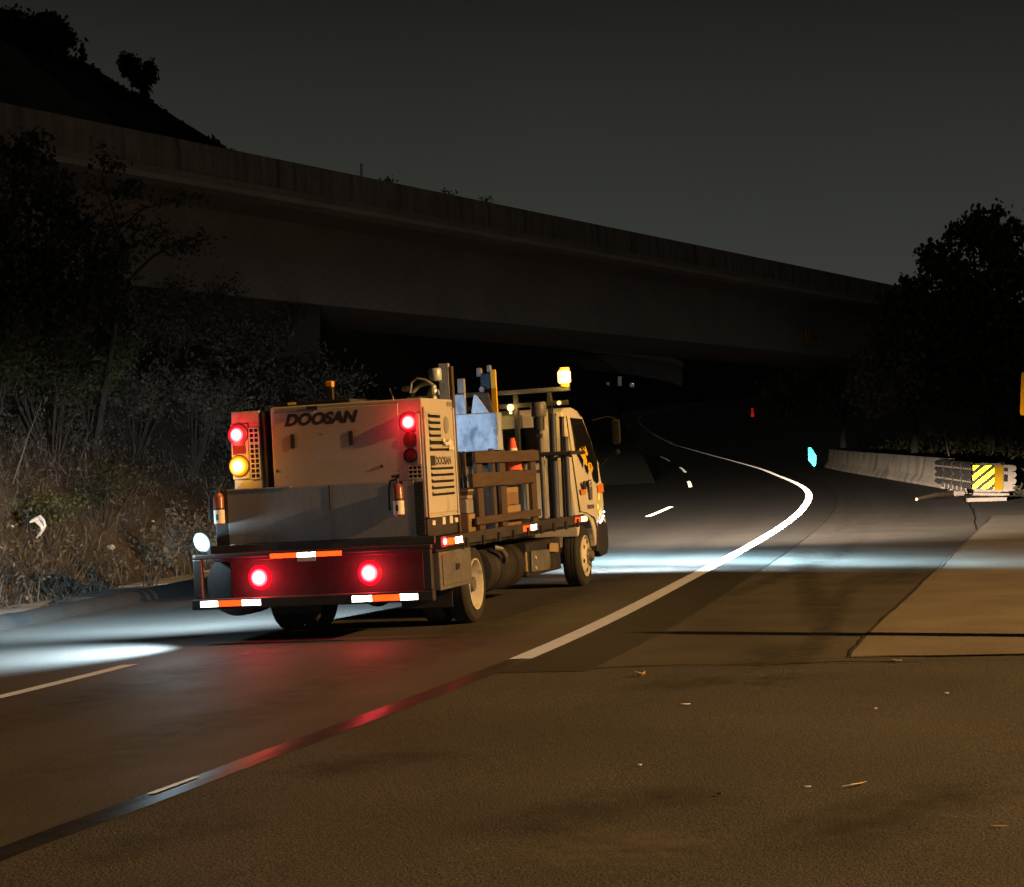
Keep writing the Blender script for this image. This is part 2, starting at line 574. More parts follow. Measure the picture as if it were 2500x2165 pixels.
# ------------------------------------------------------------------ the lie of the land
def hermite(xs, ys):
    xs, ys = np.array(xs, float), np.array(ys, float)
    d = np.diff(ys) / np.diff(xs)
    m = np.empty_like(ys)
    m[0], m[-1] = d[0], d[-1]
    w = np.diff(xs)
    m[1:-1] = (d[:-1] * w[1:] + d[1:] * w[:-1]) / (w[1:] + w[:-1])

    def f(x):
        x = np.asarray(x, float)
        i = np.clip(np.searchsorted(xs, x) - 1, 0, len(xs) - 2)
        h = xs[i + 1] - xs[i]
        t = (x - xs[i]) / h
        r = ((2 * t**3 - 3 * t**2 + 1) * ys[i] + (t**3 - 2 * t**2 + t) * h * m[i] + (-2 * t**3 + 3 * t**2) * ys[i + 1] + (t**3 - t**2) * h * m[i + 1])
        r = np.where(x < xs[0], ys[0] + (x - xs[0]) * m[0], r)
        return np.where(x > xs[-1], ys[-1] + (x - xs[-1]) * m[-1], r)
    return f


edge_x = hermite([0, 8.86, 16.73, 27.1, 50.3, 60.4, 93.5, 140, 185, 230, 265, 300, 330, 380],
                 [-4.75, -2.2, 0.067, 2.44, 7.14, 8.76, 11.9, 15, 16.7, 16.9, 17.2, 18.9, 25.8, 42])
grade = hermite([0, 30, 50, 65, 98, 140, 185, 230, 265, 300, 330, 380],
                [0, 0, 0.07, 0.13, 0.22, 0.306, 0.68, 1.65, 3.1, 4.9, 6.5, 9.0])


def bank(d):
    d = np.asarray(d, float)
    return 0.06 + np.where(d < 0, 0.057 * d, 0.02 * np.minimum(d, 10))


def ground(x, y):
    return float(grade(y) + bank(x - edge_x(y)))


def at_d(d, y, dz=0.0):
    x = float(edge_x(y)) + d
    return (x, y, ground(x, y) + dz)


def on_ground(px, py, dz=0.0):
    """the place on the ground that the photograph shows at a pixel of the 2500 px picture"""
    y = 20.0
    for _ in range(60):
        x = (px - 1250) / 5000 * y
        y2 = (CAM_H - ground(x, y)) * 5000 / (py - 1070)
        y = 0.5 * y + 0.5 * y2
    x = (px - 1250) / 5000 * y
    return (x, y, ground(x, y) + dz)


YS = np.concatenate([np.arange(-12, 40, 0.5), np.arange(40, 100, 1.0), np.arange(100, 382, 3.0)])


def strip(name, d0, d1, y0, y1, m, dz=0.0, nd=4, wobble=0.0, dfun=None):
    ys = YS[(YS > y0 + 0.1) & (YS < y1 - 0.1)]
    ys = np.concatenate([[y0], ys, [y1]])
    ds = np.linspace(d0, d1, nd + 1)
    vs, fs = [], []
    for i, y in enumerate(ys):
        for j, d in enumerate(ds):
            w = wobble * (math.sin(y * 3.1 + j) * 0.5 + math.sin(y * 7.7 + 2 * j) * 0.3 + random.uniform(-0.4, 0.4)) if wobble and j in (0, nd) else 0
            vs.append(at_d(float(d) + w, float(y), dz))
    for i in range(len(ys) - 1):
        for j in range(nd):
            a = i * (nd + 1) + j
            fs.append((a, a + 1, a + nd + 2, a + nd + 1))
    b = B()
    b.add(vs, fs)
    return b.build(name, m)


b = B()
b.add([(-1500, -300, -3.5), (1500, -300, -3.5), (1500, 2500, -3.5), (-1500, 2500, -3.5)], [(0, 1, 2, 3)])
tag(b.build('ground', SOIL), kind='structure')
road = tag(strip('road', -7.72, 0.1, -12, 378, ROAD, nd=8), kind='structure')
tag(strip('shoulder', 0.1, 34, -12, 378, SHOULDER, nd=24), kind='structure')
tag(strip('asphalt_band', 0.1, 0.78, 15.7, 378, DARKSTRIP, 0.004, nd=2), kind='structure')
# patched, darker asphalt between the band and the concrete pad
pl = [on_ground(1420, 1652), on_ground(2040, 1648)]
b = B()
ys = np.linspace(15.95, 60, 60)
vs, fs = [], []
for i, y in enumerate(ys):
    dr = 3.35 if y < 17 else 3.35 + (y - 17) * 0.022
    for j in range(5):
        d = 0.80 + (dr - 0.80) * j / 4 + (random.uniform(-0.03, 0.03) if j == 4 else 0)
        vs.append(at_d(d, float(y) + (0.1 * math.sin(d * 5) if i == 0 else 0), 0.004))
for i in range(len(ys) - 1):
    for j in range(4):
        a = i * 5 + j
        fs.append((a, a + 1, a + 6, a + 5))
b.add(vs, fs)
tag(b.build('asphalt_patch', PATCH), kind='structure')
# concrete pad off the shoulder
padpts = [on_ground(*p) for p in ((2073, 1606), (2114, 1553), (2225, 1450), (2338, 1340), (2421, 1258))]
b = B()
rows = 14
edge = []
for i in range(rows + 1):
    t = i / rows * (len(padpts) - 1)
    k = min(int(t), len(padpts) - 2)
    q = Vector(padpts[k]).lerp(Vector(padpts[k + 1]), t - k)
    edge.append((q.x + random.uniform(-0.015, 0.015), q.y))
vs, fs = [], []
for (x, y) in edge:
    for j in range(7):
        xx = x + j * 2.2
        yy = y - 0.012 * j * 2.2
        vs.append((xx, yy, ground(xx, yy) + 0.010))
for i in range(rows):
    for j in range(6):
        a = i * 7 + j
        fs.append((a, a + 1, a + 8, a + 7))
b.add(vs, fs)
tag(b.build('concrete_pad', PAD), kind='structure')
# ragged joints round the pad and across the shoulder
b = B()


def crack(pts, w, dz):
    vs, fs = [], []
    for i, (x, y) in enumerate(pts):
        x2, y2 = pts[min(i + 1, len(pts) - 1)]
        x1, y1 = pts[max(i - 1, 0)]
        t = Vector((x2 - x1, y2 - y1)).normalized()
        nn = Vector((-t.y, t.x)) * w * random.uniform(0.4, 1.3)
        for s_ in (-1, 1):
            xx, yy = x + nn.x * s_, y + nn.y * s_
            vs.append((xx, yy, ground(xx, yy) + dz))
    fs = [(2 * i, 2 * i + 1, 2 * i + 3, 2 * i + 2) for i in range(len(pts) - 1)]
    b.add(vs, fs)


fine = []
for i in range(len(edge) - 1):
    for k in range(4):
        t = k / 4
        fine.append((edge[i][0] * (1 - t) + edge[i + 1][0] * t + random.uniform(-0.012, 0.012) - 0.012, edge[i][1] * (1 - t) + edge[i + 1][1] * t))
crack(fine, 0.013, 0.014)
crack([(edge[0][0] + k * 0.3, edge[0][1] - 0.012 * k * 0.3 + random.uniform(-0.03, 0.03)) for k in range(40)], 0.014, 0.014)
crack([(at_d(0.8 + k * 0.16, 15.93)[0], 15.93 + 0.05 * math.sin(k * 0.9) + random.uniform(-0.02, 0.02)) for k in range(30)], 0.008, 0.009)
tag(b.build('pavement_joints', CRACK), kind='structure')

# tyre scuffs and oil stains with their own soft outline
def stain_mat(name, colr, amount):
    m, n, l, p = new_mat(name)
    p.inputs['Base Color'].default_value = (*colr, 1)
    p.inputs['Roughness'].default_value = 0.7
    at_ = n.new('ShaderNodeAttribute')
    at_.attribute_name = 'wear'
    tcn = n.new('ShaderNodeTexCoord')
    t = n.new('ShaderNodeTexNoise')
    t.inputs['Scale'].default_value = 5
    t.inputs['Detail'].default_value = 8
    l.new(tcn.outputs['Object'], t.inputs['Vector'])
    mr = n.new('ShaderNodeMapRange')
    mr.inputs['From Min'].default_value = 0.3
    mr.inputs['From Max'].default_value = 0.65
    mr.inputs['To Max'].default_value = amount
    l.new(t.outputs[0], mr.inputs[0])
    mm = n.new('ShaderNodeMath')
    mm.operation = 'MULTIPLY'
    l.new(mr.outputs[0], mm.inputs[0])
    l.new(at_.outputs['Fac'], mm.inputs[1])
    l.new(mm.outputs[0], p.inputs['Alpha'])
    return m


STAIN = stain_mat('tyre_and_oil_stain', (0.018, 0.0165, 0.015), 0.5)
WORN = stain_mat('wheel_path_wear', (0.02, 0.018, 0.017), 0.28)
SAND = stain_mat('sand_film', (0.13, 0.115, 0.09), 0.55)


def worn_patch(name, path, width, m, dz, kern=None):
    """path: ground pixels of the photograph; a strip whose wear fades to both sides and both ends"""
    P3 = [Vector(on_ground(*p)) for p in path]
    pts = []
    for a, c_ in zip(P3[:-1], P3[1:]):
        for k in range(5):
            pts.append(a.lerp(c_, k / 5))
    pts.append(P3[-1])
    vs, fs, al = [], [], []
    for i, p in enumerate(pts):
        t = (pts[min(i + 1, len(pts) - 1)] - pts[max(i - 1, 0)])
        nn = Vector((-t.y, t.x, 0)).normalized()
        e_ = min(1.0, 4.0 * min(i, len(pts) - 1 - i) / (len(pts) - 1))
        for k in range(7):
            f_ = k / 3 - 1
            x, y = p.x + nn.x * f_ * width, p.y + nn.y * f_ * width
            vs.append((x, y, ground(x, y) + dz))
            al.append(e_ * (1 - abs(f_)) ** 0.7)
    for i in range(len(pts) - 1):
        for k in range(6):
            a = i * 7 + k
            fs.append((a, a + 1, a + 8, a + 7))
    me = bpy.data.meshes.new(name)
    me.from_pydata(vs, [], fs)
    me.materials.append(m)
    ca = me.attributes.new('wear', 'FLOAT', 'POINT')
    ca.data.foreach_set('value', al)
    o = bpy.data.objects.new(name, me)
    col.objects.link(o)
    o['kind'] = 'structure'
    return o


worn_patch('tyre_mark', [(1940, 1330), (1965, 1390), (1990, 1460), (2010, 1560)], 0.22, STAIN, 0.018)
worn_patch('tyre_mark', [(1700, 1480), (1880, 1420), (2020, 1360), (2120, 1300)], 0.2, STAIN, 0.020)
worn_patch('tyre_mark', [(2105, 1400), (2060, 1460), (2020, 1540), (1960, 1640)], 0.16, STAIN, 0.022)
worn_patch('oil_stain', [(2150, 1430), (2200, 1400), (2260, 1375)], 0.6, STAIN, 0.024)
worn_patch('oil_stain', [(1840, 1640), (1900, 1600), (1950, 1570)], 0.4, STAIN, 0.026)
worn_patch('oil_stain', [(1500, 1700), (1700, 1660), (1900, 1665), (2060, 1640)], 0.35, STAIN, 0.012)
worn_patch('oil_stain', [(700, 1905), (900, 1860), (1150, 1830)], 0.3, STAIN, 0.012)
worn_patch('oil_stain', [(100, 2130), (380, 2050), (640, 1990)], 0.25, STAIN, 0.012)
worn_patch('oil_stain', [(1150, 2060), (1500, 1960), (1800, 1930)], 0.35, STAIN, 0.014)
worn_patch('oil_stain', [(1900, 2100), (2200, 1980), (2480, 1900)], 0.4, STAIN, 0.014)
worn_patch('sand_film', [(1990, 1170), (2040, 1195), (2060, 1235), (2030, 1290), (1960, 1350)], 0.75, SAND, 0.028)
worn_patch('sand_film', [(2110, 1180), (2180, 1215), (2200, 1250), (2150, 1300)], 0.7, SAND, 0.030)
worn_patch('sand_film', [(1250, 2140), (1500, 2080), (1750, 2040)], 0.5, SAND, 0.016)
# wheel paths worn into the lane
for dd in (-1.1, -2.9):
    worn_patch('wheel_path', [(int(1250 + (float(edge_x(y)) + dd) / y * 5000), 1070 + (CAM_H - ground(float(edge_x(y)) + dd, y)) / y * 5000) for y in (8.5, 11, 14, 18, 24, 32, 42, 55)], 0.5, WORN, 0.006)

# painted lines
LW = 0.098


def line_piece(name, d, w, y0, y1, m, dz, label, cat, group=None):
    o = strip(name, d - w, d + w, y0, y1, m, dz, 1)
    return o


lm = strip('edge_line', -LW, LW, 16.72, 378, LINE, 0.0045, 1)
tag(lm, kind='structure')
for y0, y1 in ((9.0, 18.3), (30.5, 37), (51, 57.5), (78, 88), (108, 126), (152, 172), (200, 225)):
    tag(strip('lane_dash', -3.95, -3.80, y0, y1, LINE, 0.0045, 1), kind='structure')
tag(strip('tar_strip', -0.095, 0.095, 3.0, 16.72, SEAL, 0.0045, 2, wobble=0.012), kind='structure')
tag(strip('paint_remnant', -0.075, -0.035, 10.33, 10.85, LINE, 0.009, 1, wobble=0.01), kind='structure')

# kerb and apron on the left, then the hillside
KD = -7.72


def kerb_section(name, prof, m, y0, y1):
    ys = YS[(YS >= y0) & (YS <= y1)]
    b = B()
    vs, fs = [], []
    n = len(prof)
    for y in ys:
        for (d, z) in prof:
            p = at_d(KD, float(y))
            jit = 0.015 * math.sin(y * 5.3 + d * 9) + random.uniform(-0.008, 0.008)
            vs.append((p[0] + d + jit, p[1], p[2] + z + jit * 0.5))
    for i in range(len(ys) - 1):
        for j in range(n - 1):
            a = i * n + j
            fs.append((a, a + 1, a + n + 1, a + n))
    b.add(vs, fs)
    return b.build(name, m, smooth=True)


tag(kerb_section('kerb', [(0.03, -0.03), (-0.02, 0.07), (-0.1, 0.13), (-0.22, 0.14), (-0.3, 0.1), (-0.36, 0.0)], KERBM, -12, 200), kind='structure')
ap = tag(strip('apron', KD - 2.0, KD - 0.30, -12, 200, APRON, -0.02, 2), kind='structure')
for k in range(12):                                        # cast slabs of the apron
    y0 = 12.0 + k * 3.3
    b = B()
    vs, top = [], []
    for (d, y) in ((KD - 1.86, y0), (KD - 0.34, y0 + 0.0), (KD - 0.34, y0 + 3.24), (KD - 1.86, y0 + 3.24)):
        p = at_d(d, y)
        top.append((p[0], p[1], p[2] + 0.045 + random.uniform(-0.012, 0.012)))
    b.prism([(p[0], p[1], p[2] - 0.06) for p in top], (0, 0, 0.06))
    b.build('apron_slab', APRON, ap, bevel=0.01)


def slope_h(s, y):
    """height of the hillside above the apron, s metres up from its toe"""
    wob = 0.22 * math.sin(y * 0.55 + s * 0.7) + 0.15 * math.sin(y * 1.3 - s * 1.1) + 0.08 * math.sin(3.1 * s + y * 2.2)
    k = min(1.0, s / 2.0)
    return 0.02 + 0.12 * s + 0.62 * s * k + wob * k


def on_slope(s, y):
    p = at_d(KD - 1.85, y)
    return (p[0] - s, y, p[2] + slope_h(s, y))


ys = np.concatenate([np.arange(-12, 80, 0.8), np.arange(80, 200, 3)])
ss = np.concatenate([np.arange(0, 6, 0.4), np.arange(6, 40, 1.2)])
b = B()
vs = [on_slope(float(s_), float(y)) for y in ys for s_ in ss]
n = len(ss)
fs = [(i * n + j, i * n + j + 1, (i + 1) * n + j + 1, (i + 1) * n + j) for i in range(len(ys) - 1) for j in range(n - 1)]
b.add(vs, fs)
tag(b.build('hillside', SOIL, smooth=True), kind='structure')

# verge and rising ground right of the barrier
vx = hermite([52, 54.5, 57, 65, 98, 125, 170, 230, 330], [40, 15.2, 14.25, 14.35, 16.45, 18.9, 23, 26, 38])
b = B()
ys = np.concatenate([np.arange(54.0, 70, 0.5), np.arange(70, 330, 3)])
ss = [0, 0.3, 0.7, 1.2, 2, 3, 4.5, 6, 8, 11, 15, 20, 30, 45, 70]
vs = []
for y in ys:
    for s_ in ss:
        x = float(vx(y)) + s_
        z = ground(x, float(y)) + 0.02 + 0.10 * s_ + 0.008 * s_ * s_ * 0.4 + (0.12 * math.sin(x * 1.7 + y) * min(1, s_))
        vs.append((x, float(y), z))
n = len(ss)
b.add(vs, [(i * n + j, i * n + j + 1, (i + 1) * n + j + 1, (i + 1) * n + j) for i in range(len(ys) - 1) for j in range(n - 1)])
tag(b.build('verge', SOIL, smooth=True), kind='structure')


def on_verge(s_, y):
    x = float(vx(y)) + s_
    return (x, y, ground(x, y) + 0.02 + 0.10 * s_ + 0.0032 * s_ * s_ + 0.12 * math.sin(x * 1.7 + y) * min(1, s_))


# the dark hill behind the bridge
ridge = [(-900, 20), (-300, 40), (0, 118), (90, 118), (150, 140), (215, 165), (262, 205), (310, 232), (360, 248), (392, 275), (432, 305), (470, 332),
         (532, 358), (600, 402), (760, 470), (1000, 600), (1300, 800), (1500, 960)]
b = B()
vs = []
HY = 125.0
for i, (px, py) in enumerate(ridge):
    x = (px - 1250) / 5000 * HY
    z = CAM_H + (1070 - py) / 5000 * HY
    for (dy, k) in ((-45, -0.02), (-28, 0.33), (-14, 0.66), (-5, 0.92), (0, 1.0), (8, 1.03), (60, 0.9)):
        vs.append((x + random.uniform(-0.4, 0.4), HY + dy, (z * k - 1.0 * (1 - k)) + random.uniform(-0.25, 0.25) * (1 if k < 1 else 0)))
n = 7
b.add(vs, [(i * n + j, i * n + j + 1, (i + 1) * n + j + 1, (i + 1) * n + j) for i in range(len(ridge) - 1) for j in range(n - 1)])
tag(b.build('hill', HILLM), kind='structure')

b = B()
vs = []
fh = [(-160, 24), (-60, 28), (0, 30), (40, 31), (75, 30), (110, 28), (170, 26), (260, 24), (420, 20)]
for (x, z) in fh:
    for (yy, k) in ((372, -0.1), (385, 0.4), (405, 0.85), (430, 1.0), (520, 1.1)):
        vs.append((x, yy + 0.12 * abs(x), z * k + 4 * (1 - k)))
b.add(vs, [(i * 5 + j, i * 5 + j + 1, (i + 1) * 5 + j + 1, (i + 1) * 5 + j) for i in range(len(fh) - 1) for j in range(4)])
tag(b.build('far_hill', HILLM, smooth=True), kind='structure')

# ------------------------------------------------------------------ overpass
BD = Vector((0.482, 0.876, 0)).normalized()
BN = Vector((-BD.y, BD.x, 0))                 # to the far side
B0 = Vector((-10.25, 41.0, 0)) - BD * 40


def bridge_profile(pts, name, m, parent, t0=0.0, t1=150.0, seg=12):
    """pts: (offset to the far side, height) closed outline swept along the bridge"""
    b = B()
    n = len(pts)
    vs, fs = [], []
    for i in range(seg + 1):
        q = B0 + BD * (t0 + (t1 - t0) * i / seg)
        for (o_, z) in pts:
            p = q + BN * o_
            vs.append((p.x, p.y, z))
    for i in range(seg):
        for j in range(n):
            k = (j + 1) % n
            fs.append((i * n + j, i * n + k, (i + 1) * n + k, (i + 1) * n + j))
    fs += [tuple(range(n)), tuple(range(seg * n, seg * n + n))]
    b.add(vs, fs)
    return b.build(name, m, parent)


br = thing('overpass', 'long dark concrete overpass crossing the sky above the road', 'bridge', (B0.x, B0.y, 0))
bridge_profile([(0.0, 7.86), (0.0, 8.26), (0.05, 8.58), (0.42, 8.58), (0.45, 7.86)], 'parapet', CONCDIRT, br)
bridge_profile([(-0.06, 7.70), (-0.06, 7.855), (9.6, 7.855), (9.6, 7.55), (1.9, 7.40), (0.5, 7.52)], 'deck_slab', CONC, br)
bridge_profile([(-0.05, 7.575), (-0.05, 7.697), (0.5, 7.697), (0.5, 7.53)], 'deck_lip', LIPC, br)
bridge_profile([(1.55, 5.35), (1.75, 7.45), (8.0, 7.45), (8.1, 5.35)], 'box_girder', CONC, br)
bridge_profile([(9.2, 7.86), (9.2, 8.58), (9.55, 8.58), (9.6, 7.86)], 'parapet', CONC, br)
# abutment on the left, pier row behind
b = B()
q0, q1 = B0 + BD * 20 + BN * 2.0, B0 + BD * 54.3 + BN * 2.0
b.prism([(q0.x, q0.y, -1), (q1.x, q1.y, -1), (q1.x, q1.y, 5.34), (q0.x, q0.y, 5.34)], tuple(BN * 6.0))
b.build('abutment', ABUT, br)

# faded clearance sign fixed to the girder
q = Vector((12.6, 85.6, 0))
tt = (q - B0).dot(BD)
c = B0 + BD * tt + BN * 1.50
cs = thing('clearance_sign', 'dim faded amber clearance sign on the bridge girder', 'sign', (c.x, c.y, 5.75))
b = B()
z0, z1 = 5.78, 6.38
p0, p1 = c - BD * 0.95, c + BD * 0.95
b.prism([(p0.x, p0.y, z0), (p1.x, p1.y, z0), (p1.x, p1.y, z1), (p0.x, p0.y, z1)], tuple(-BN * 0.04))
b.build('panel', SIGNOLD, cs)
text_mesh('lettering', "15-7", 0.5, INK, cs, tuple(c - BN * 0.045 + Vector((0, 0, 6.08))), tuple(BD), (0, 0, 1), fat=0.012, depth=0.003, xscale=1.15)
# white post standing on the parapet
q = None
for t in np.arange(20, 80, 0.05):
    p = B0 + BD * float(t)
    if 1250 + p.x / p.y * 5000 >= 897:
        q = p + BN * 0.2
        break
b = B()
b.cyl((q.x, q.y, 8.575), (q.x, q.y, 8.575 + 0.34), 0.035, 0.03)
b.ball((q.x, q.y, 8.92), 0.034, n=5)
o = b.build('marker_post', BAG)
tag(o, 'thin white post standing on the overpass parapet', 'post')

# far second overpass seen under the first
far = thing('far_overpass', 'faint far overpass seen under the near one beyond the truck cab', 'bridge', (0, 150, 0))
FY = 165.0


def fw(px, py, y=FY):
    return ((px - 1250) / 5000 * y, y, CAM_H + (1070 - py) / 5000 * y)


b = B()
tops = [(1180, 815), (1330, 832), (1450, 845), (1560, 857), (1640, 872), (1668, 884)]
for (a, c_) in zip(tops[:-1], tops[1:]):
    A, C_ = fw(*a), fw(*c_)
    b.prism([A, C_, (C_[0], C_[1], C_[2] - 0.55), (A[0], A[1], A[2] - 0.55)], (0, 7, 0))
b.build('deck_edge', CONC, far)
b = B()
for (a, c_) in zip(tops[:-1], tops[1:]):
    A, C_ = fw(*a), fw(*c_)
    b.prism([(A[0], A[1] + 0.8, A[2] - 0.55), (C_[0], C_[1] + 0.8, C_[2] - 0.55), (C_[0], C_[1] + 0.8, C_[2] - 2.0), (A[0], A[1] + 0.8, A[2] - 2.0)], (0, 5, 0))
b.build('girder', CONC, far)
# ------------------------------------------------------------------ concrete barrier and crash cushion
bp = [(14.0, 65.2), (14.5, 74), (15.9, 98), (18.3, 124), (22.3, 170), (25.2, 230)]
bx = hermite([p[1] for p in bp], [p[0] for p in bp])
ba = thing('concrete_barrier', 'pale grey concrete barrier wall running away behind the crash cushion', 'barrier', (14.0, 65.2, ground(14, 65.2)))
prof = [(-0.32, -0.03), (-0.32, 0.08), (-0.16, 0.32), (-0.09, 0.94), (0.09, 0.94), (0.16, 0.32), (0.32, 0.08), (0.32, -0.03)]
cuts = [65.2, 71.2, 77.2, 83.2, 89.2, 95.2, 101.2, 107.2]
for a, c_ in zip(cuts[:-1], cuts[1:]):
    b = B()
    ys = np.linspace(a + 0.012, c_ - 0.012, 5)
    vs = []
    for y in ys:
        x = float(bx(y))
        for (o_, z) in prof:
            vs.append((x + o_, y, ground(x, float(y)) + z))
    n = len(prof)
    fs = [(i * n + j, i * n + (j + 1) % n, (i + 1) * n + (j + 1) % n, (i + 1) * n + j) for i in range(4) for j in range(n)]
    fs += [tuple(range(n)), tuple(range(4 * n, 5 * n))]
    b.add(vs, fs)
    b.build('segment', BARR, ba)

# crash cushion: corrugated side beams, end frame, striped nose panel
c0, c1 = Vector((13.32, 57.2, 0)), Vector((13.98, 65.0, 0))
gz = ground(c0.x, c0.y)
ax = (c1 - c0).normalized()
an = Vector((ax.y, -ax.x, 0))      # to the right
CF = Matrix(((an.x, ax.x, 0, c0.x), (an.y, ax.y, 0, c0.y), (0, 0, 1, gz), (0, 0, 0, 1)))
cc = thing('crash_cushion', 'crash cushion with corrugated grey sides and yellow black striped nose', 'crash cushion', (0, 0, 0), frame=CF)


def beam(x, y0, y1, z0, waves, side, m, name, seg=2):
    """corrugated guard rail section"""
    b = B()
    vs, fs = [], []
    npt = waves * 6 + 1
    hgt = waves * 0.19
    for i in range(seg + 1):
        y = y0 + (y1 - y0) * i / seg
        for j in range(npt):
            t = j / (npt - 1)
            z = z0 + t * hgt
            bul = 0.04 * math.cos(2 * math.pi * waves * t)
            vs.append((x + side * (0.05 - bul), y, z))
        for j in range(npt - 1, -1, -1):
            t = j / (npt - 1)
            z = z0 + t * hgt
            bul = 0.04 * math.cos(2 * math.pi * waves * t)
            vs.append((x + side * (0.042 - bul), y, z))
    n = 2 * npt
    for i in range(seg):
        for j in range(n):
            k = (j + 1) % n
            fs.append((i * n + j, i * n + k, (i + 1) * n + k, (i + 1) * n + j))
    fs += [tuple(range(n)), tuple(range(seg * n, seg * n + n))]
    b.add(vs, fs)
    return b.build(name, m, cc)


for i in range(4):
    for sd in (-1, 1):
        beam(sd * (0.42 + 0.012 * i), 0.15 + i * 1.95, 2.2 + i * 1.95, 0.17, 4, sd, DARKMETAL, 'side_beam')
        for zz in (0.38, 0.74):                     # bolt rows in the valleys of the beams
            for k in range(4):
                y = 0.5 + i * 1.95 + k * 0.45
                B().cyl((sd * (0.425 + 0.012 * i), y, zz), (sd * (0.475 + 0.012 * i), y, zz), 0.03, n=8).build('bolt', PALE, cc)
for i in range(5):                                   # diaphragms and feet
    y = 0.2 + i * 1.85
    b = B()
    b.box(-0.36, 0.36, y, y + 0.05, 0.1, 0.9)
    b.build('diaphragm', DARKMETAL, cc)
    for sd in (-1, 1):
        b = B()
        b.box(sd * 0.3 - 0.04, sd * 0.3 + 0.04, y, y + 0.1, 0, 0.1)
        b.box(sd * 0.3 - 0.12, sd * 0.3 + 0.12, y - 0.06, y + 0.16, 0, 0.02)
        b.build('foot', PALE, cc)
for k in range(6):                                   # crumpled pale lower edge of the left beam
    b = B()
    b.box(-0.52, -0.47, 1.0 + k * 0.95, 1.75 + k * 0.95, 0.07 + 0.008 * k, 0.2 + 0.008 * k)
    b.build('lower_tab', PALE, cc, bevel=0.02)
# pale end frame with scalloped right edge
b = B()
out = [(-0.42, 0, 0.86), (0.62, 0, 0.86)]
zc = [0.77, 0.59, 0.41, 0.23]
for z in zc:
    for a in (60, 20, -20, -60):
        out.append((0.66 + 0.1 * math.cos(R(a)), 0, z + 0.09 * math.sin(R(a))))
    out.append((0.60, 0, z - 0.09))
out += [(0.5, 0, 0.12), (-0.42, 0, 0.12)]
b.prism(out, (0, 0.05, 0))
b.build('end_frame', PALE, cc)
for (z0, z1) in ((0.68, 0.79), (0.40, 0.60)):
    b = B()
    b.box(0.41, 0.52, -0.006, 0.0, z0, z1)
    b.build('opening_shade', VOID, cc)  # dark plate on the solid frame, an opening's shade put into its colour
# nose: flat striped face and plain yellow return
b = B()
b.prism([(-0.46, -0.10, 0.20), (0.14, -0.10, 0.16), (0.14, -0.10, 0.86), (-0.46, -0.10, 0.86)], (0, 0.03, 0))
nose = b.build('nose_panel', INK, cc)
x0, x1, z0, z1 = -0.45, 0.13, 0.20, 0.85


def clip_stripe(k0, k1):
    """diagonal band z - 0.82 x between k0 and k1, clipped to the nose panel"""
    poly = [(x0, z0), (x1, z0), (x1, z1), (x0, z1)]

    def cut(poly, k, sgn):
        outp = []
        for i in range(len(poly)):
            a, c_ = poly[i], poly[(i + 1) % len(poly)]
            fa, fc = sgn * (a[1] - 0.82 * a[0] - k), sgn * (c_[1] - 0.82 * c_[0] - k)
            if fa >= 0:
                outp.append(a)
            if fa * fc < 0:
                t = fa / (fa - fc)
                outp.append((a[0] + (c_[0] - a[0]) * t, a[1] + (c_[1] - a[1]) * t))
        return outp
    poly = cut(poly, k0, 1)
    return cut(poly, k1, -1) if poly else []


k = -0.02
while k < 1.25:
    pl_ = clip_stripe(k, k + 0.15)
    if len(pl_) > 2:
        b = B()
        b.prism([(p[0], -0.104, p[1]) for p in pl_], (0, -0.003, 0))
        st = b.build('stripe', SIGNY, nose)
    k += 0.272
b = B()
b.prism([(0.142, -0.10, 0.16), (0.34, -0.06, 0.16), (0.38, -0.05, 0.22), (0.38, -0.05, 0.85), (0.142, -0.10, 0.86)], (0, 0.03, 0))
b.build('nose_return', SIGNYD, cc)
b = B()
b.cyl((-0.46, -0.25, 0.06), (0.5, -0.32, 0.04), 0.05)
b.build('base_rail', PALE, cc)
# debris by the cushion
p0, p1 = on_ground(2238, 1226, 0.09), on_ground(2330, 1211, 0.09)
b = B()
b.tube([p0, ((p0[0] + p1[0]) / 2, (p0[1] + p1[1]) / 2, (p0[2] + p1[2]) / 2 + 0.03), p1], [0.04, 0.065, 0.08], 10)
tag(b.build('fallen_pole', CREAMPIPE), 'cream pole lying on the ground left of the crash cushion', 'pole')
p = on_ground(2343, 1214, 0.12)
b = B()
b.cyl((p[0] - 0.12, p[1], p[2]), (p[0] + 0.12, p[1] + 0.1, p[2] + 0.01), 0.075)
tag(b.build('pipe_stub', PALE), 'short white pipe stub at the end of the fallen pole', 'pipe')
p0, p1 = on_ground(2362, 1224, 0.05), on_ground(2458, 1221, 0.05)
b = B()
b.prism([(p0[0], p0[1], p0[2] - 0.05), (p1[0], p1[1], p1[2] - 0.05), (p1[0], p1[1], p1[2] + 0.04), (p0[0], p0[1], p0[2] + 0.05)], (0, 0.15, 0))
tag(b.build('fallen_plank', PALE), 'pale plank lying in front of the crash cushion nose', 'plank')
b = B()
b.tube([on_verge(0.6, 70), (on_verge(0.6, 70)[0] - 0.35, 70, on_verge(0.6, 70)[2] + 1.6)], [0.03, 0.02], 6)
tag(b.build('leaning_stake', PALE), 'thin pale stake leaning behind the barrier', 'stake')

